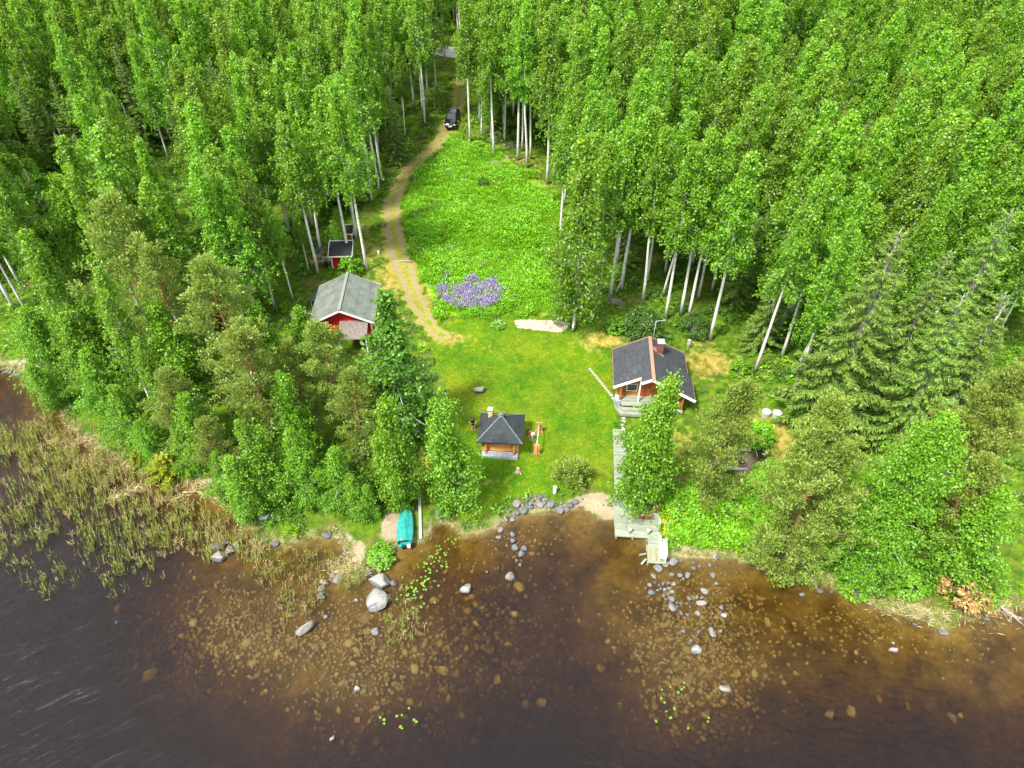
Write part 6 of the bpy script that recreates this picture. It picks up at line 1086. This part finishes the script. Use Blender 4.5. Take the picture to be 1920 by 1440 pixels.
for px, py, wp, asp, rot, lb in [(1221,1110,17,.8,.3,'angular grey rock at the lake side corner of the stone spill'),(1259,1137,15,1.5,.4,'tall oblong rock at the outer edge of the stone spill'),(1313,1131,25,.5,-.1,'flat drop shaped grey rock on the right of the stone spill'),(1320,1109,17,.7,-.6,'slanting oval rock on the right of the stone spill'),(1358,1153,15,.9,0,'dark and white rock farthest right of the stone spill'),(1336,1186,13,2.1,.05,'upright oblong pinkish rock out beyond the stone spill'),(1304,1219,24,.75,0,'white rock alone beyond the stone spill'),(1359,1292,22,.7,.1,'dark rock barely above the water beyond the white one')]: rock(px, py, wp, lb, None, asp, .35, 'white rock' in lb, rot)
for px, py, wp in [(1561,1099,8),(1558,1109,8),(1586,1100,10),(1592,1103,6),(1614,1128,7),(1622,1132,5),(1636,1134,5),(1704,1151,8),(1740,1159,8),(1842,1150,6),(1697,1167,5),(1578,1098,6),(1580,1106,6)]: rock(px, py, wp, 'small stone along the right shore below the trees', 'small stones of the right shore', .8, .4)
for i in range(34):
    t_ = RK.uniform(); rock(-20+82*t_+RK.normal(0, 3), 684+30*t_+RK.normal(0, 5), RK.uniform(4, 8), 'grey stone on the gravelly edge of the bay at far left', 'stones of the far left bay edge', .8, .4)
# stones lying under the water
taken = []
for cx, cy, sx, sy, n, lo, hi, nm in [(1300,1165,55,45,60,7,17,'below the stone spill'),(1310,1270,55,45,62,9,24,'beyond the stone spill'),(560,1215,95,30,46,8,20,'around the long slab rock'),(900,1200,50,60,46,8,22,'in the middle of the bay'),(230,1200,25,45,12,12,26,'out from the reeds at left'),(430,1200,50,25,20,9,20,'out from the reed cove'),(690,1270,45,60,34,8,22,'below the lichen boulder'),(1620,1170,90,30,20,8,18,'off the right shore trees'),(1660,1340,90,30,8,12,26,'far out at lower right'),(850,1330,90,25,10,12,26,'far out in the lower middle')]:
    for i in range(n):
        px, py = RK.normal(cx, sx), RK.normal(cy, sy); x, y, _ = at(px, py, water=True); b = float(gz(x, y)); wp = RK.uniform(lo, hi)*(1 if RK.uniform() < .8 else 1.35)
        w_ = wp/proj(x, y, 0)[2]
        if b > -.09 or b < -1.6 or any((x-a)**2+(y-c)**2 < (.42*(w_+d))**2 for a, c, d in taken): continue
        taken.append((x, y, w_)); top_ = min(b+w_*RK.uniform(.3, .55), -.04); o = link('sunken_stone', SUNK[RK.randint(7)]); low = b-.1
        o.location = (x, y, (top_+low)/2); o.scale = (w_/2, w_/2*RK.uniform(.55, .95), (top_-low)/2); o.rotation_euler = (0, 0, RK.uniform(0, 6.28)); tag(o, f'brown stone lying under the water {nm}', 'stone', f'stones under the water {nm}')
P = np.vstack([np.array([at(RK.normal(cx, sx), RK.normal(cy, sy), water=True)[:2] for _ in range(n)]) for cx, cy, sx, sy, n in [(1300,1170,65,65,1200),(1310,1290,70,55,600),(540,1180,150,60,1300),(900,1190,90,80,600),(700,1240,90,80,800),(1650,1160,150,40,600),(400,1190,90,40,500),(980,1010,50,25,120)]])
b_ = gz(P[:,0], P[:,1]); P, b_ = P[(b_ < -.05) & (b_ > -1.5)], b_[(b_ < -.05) & (b_ > -1.5)]
scatter('bottom_stones', np.c_[P, b_], RK.uniform(0, 6.28, len(P)), np.minimum(RK.uniform(.07, .24, len(P)), -b_*.8), [rock_mesh(190+s, M['sunk_stone'], 2) for s in range(4)])
# lily pads
mb = MB(); k = 14; rr = [1 if 1 <= i < k else .25 for i in range(k+1)]; pts = [(rr[i]*math.cos(.2+5.9*i/k), rr[i]*math.sin(.2+5.9*i/k), .03*math.sin(i*2)) for i in range(k+1)]; mb.slab([(x, y, z) for x, y, z in pts], .05)
pad = mb.mesh('lily_pad', M['lily']); pad.attributes.new('rnd', 'FLOAT', 'FACE').data.foreach_set('value', np.full(len(pad.polygons), .5, np.float32))
def lily(px, py, lb, grp):
    x, y, _ = at(px, py, water=True)
    if gz(x, y) > -.05: return
    o = link('lily_pad', pad); s_ = RK.uniform(.075, .125); o.location = (x, y, .015); o.scale = (s_, s_*RK.uniform(.75, 1), .3); o.rotation_euler = (0, 0, RK.uniform(0, 6.28)); tag(o, lb, 'lily pad', grp)
for i in range(92):
    t_ = RK.uniform(); lily(845-85*t_+RK.normal(0, 13), 1018+105*t_+RK.normal(0, 13), 'small yellow green lily pad of the drift between boat and lichen boulder', 'lily pads below the boat')
for px, py in [(775,1140),(763,1158),(766,1160),(775,1150),(790,1138),(782,1143),(795,1132),(815,1130)]: lily(px, py, 'lily pad at the outer end beside the lichen boulder reeds', 'lily pads beside the lichen boulder')
for px, py in [(713,1345),(720,1350),(744,1343),(767,1328),(754,1341),(751,1363),(776,1350),(781,1353),(720,1357),(754,1366)]: lily(px, py, 'lone lily pad far out in the lower middle', 'lily pads far out in the lower middle')
for px, py in [(1241,1293),(1257,1288),(1272,1298),(1240,1309),(1246,1317),(1250,1334),(1256,1347),(1265,1329),(1230,1353),(1283,1280),(1290,1365),(1327,1353),(1329,1346),(1278,1292),(1283,1289),(1258,1345)]: lily(px, py, 'lone lily pad beside the sunken stones at lower right', 'lily pads beside the sunken stones')
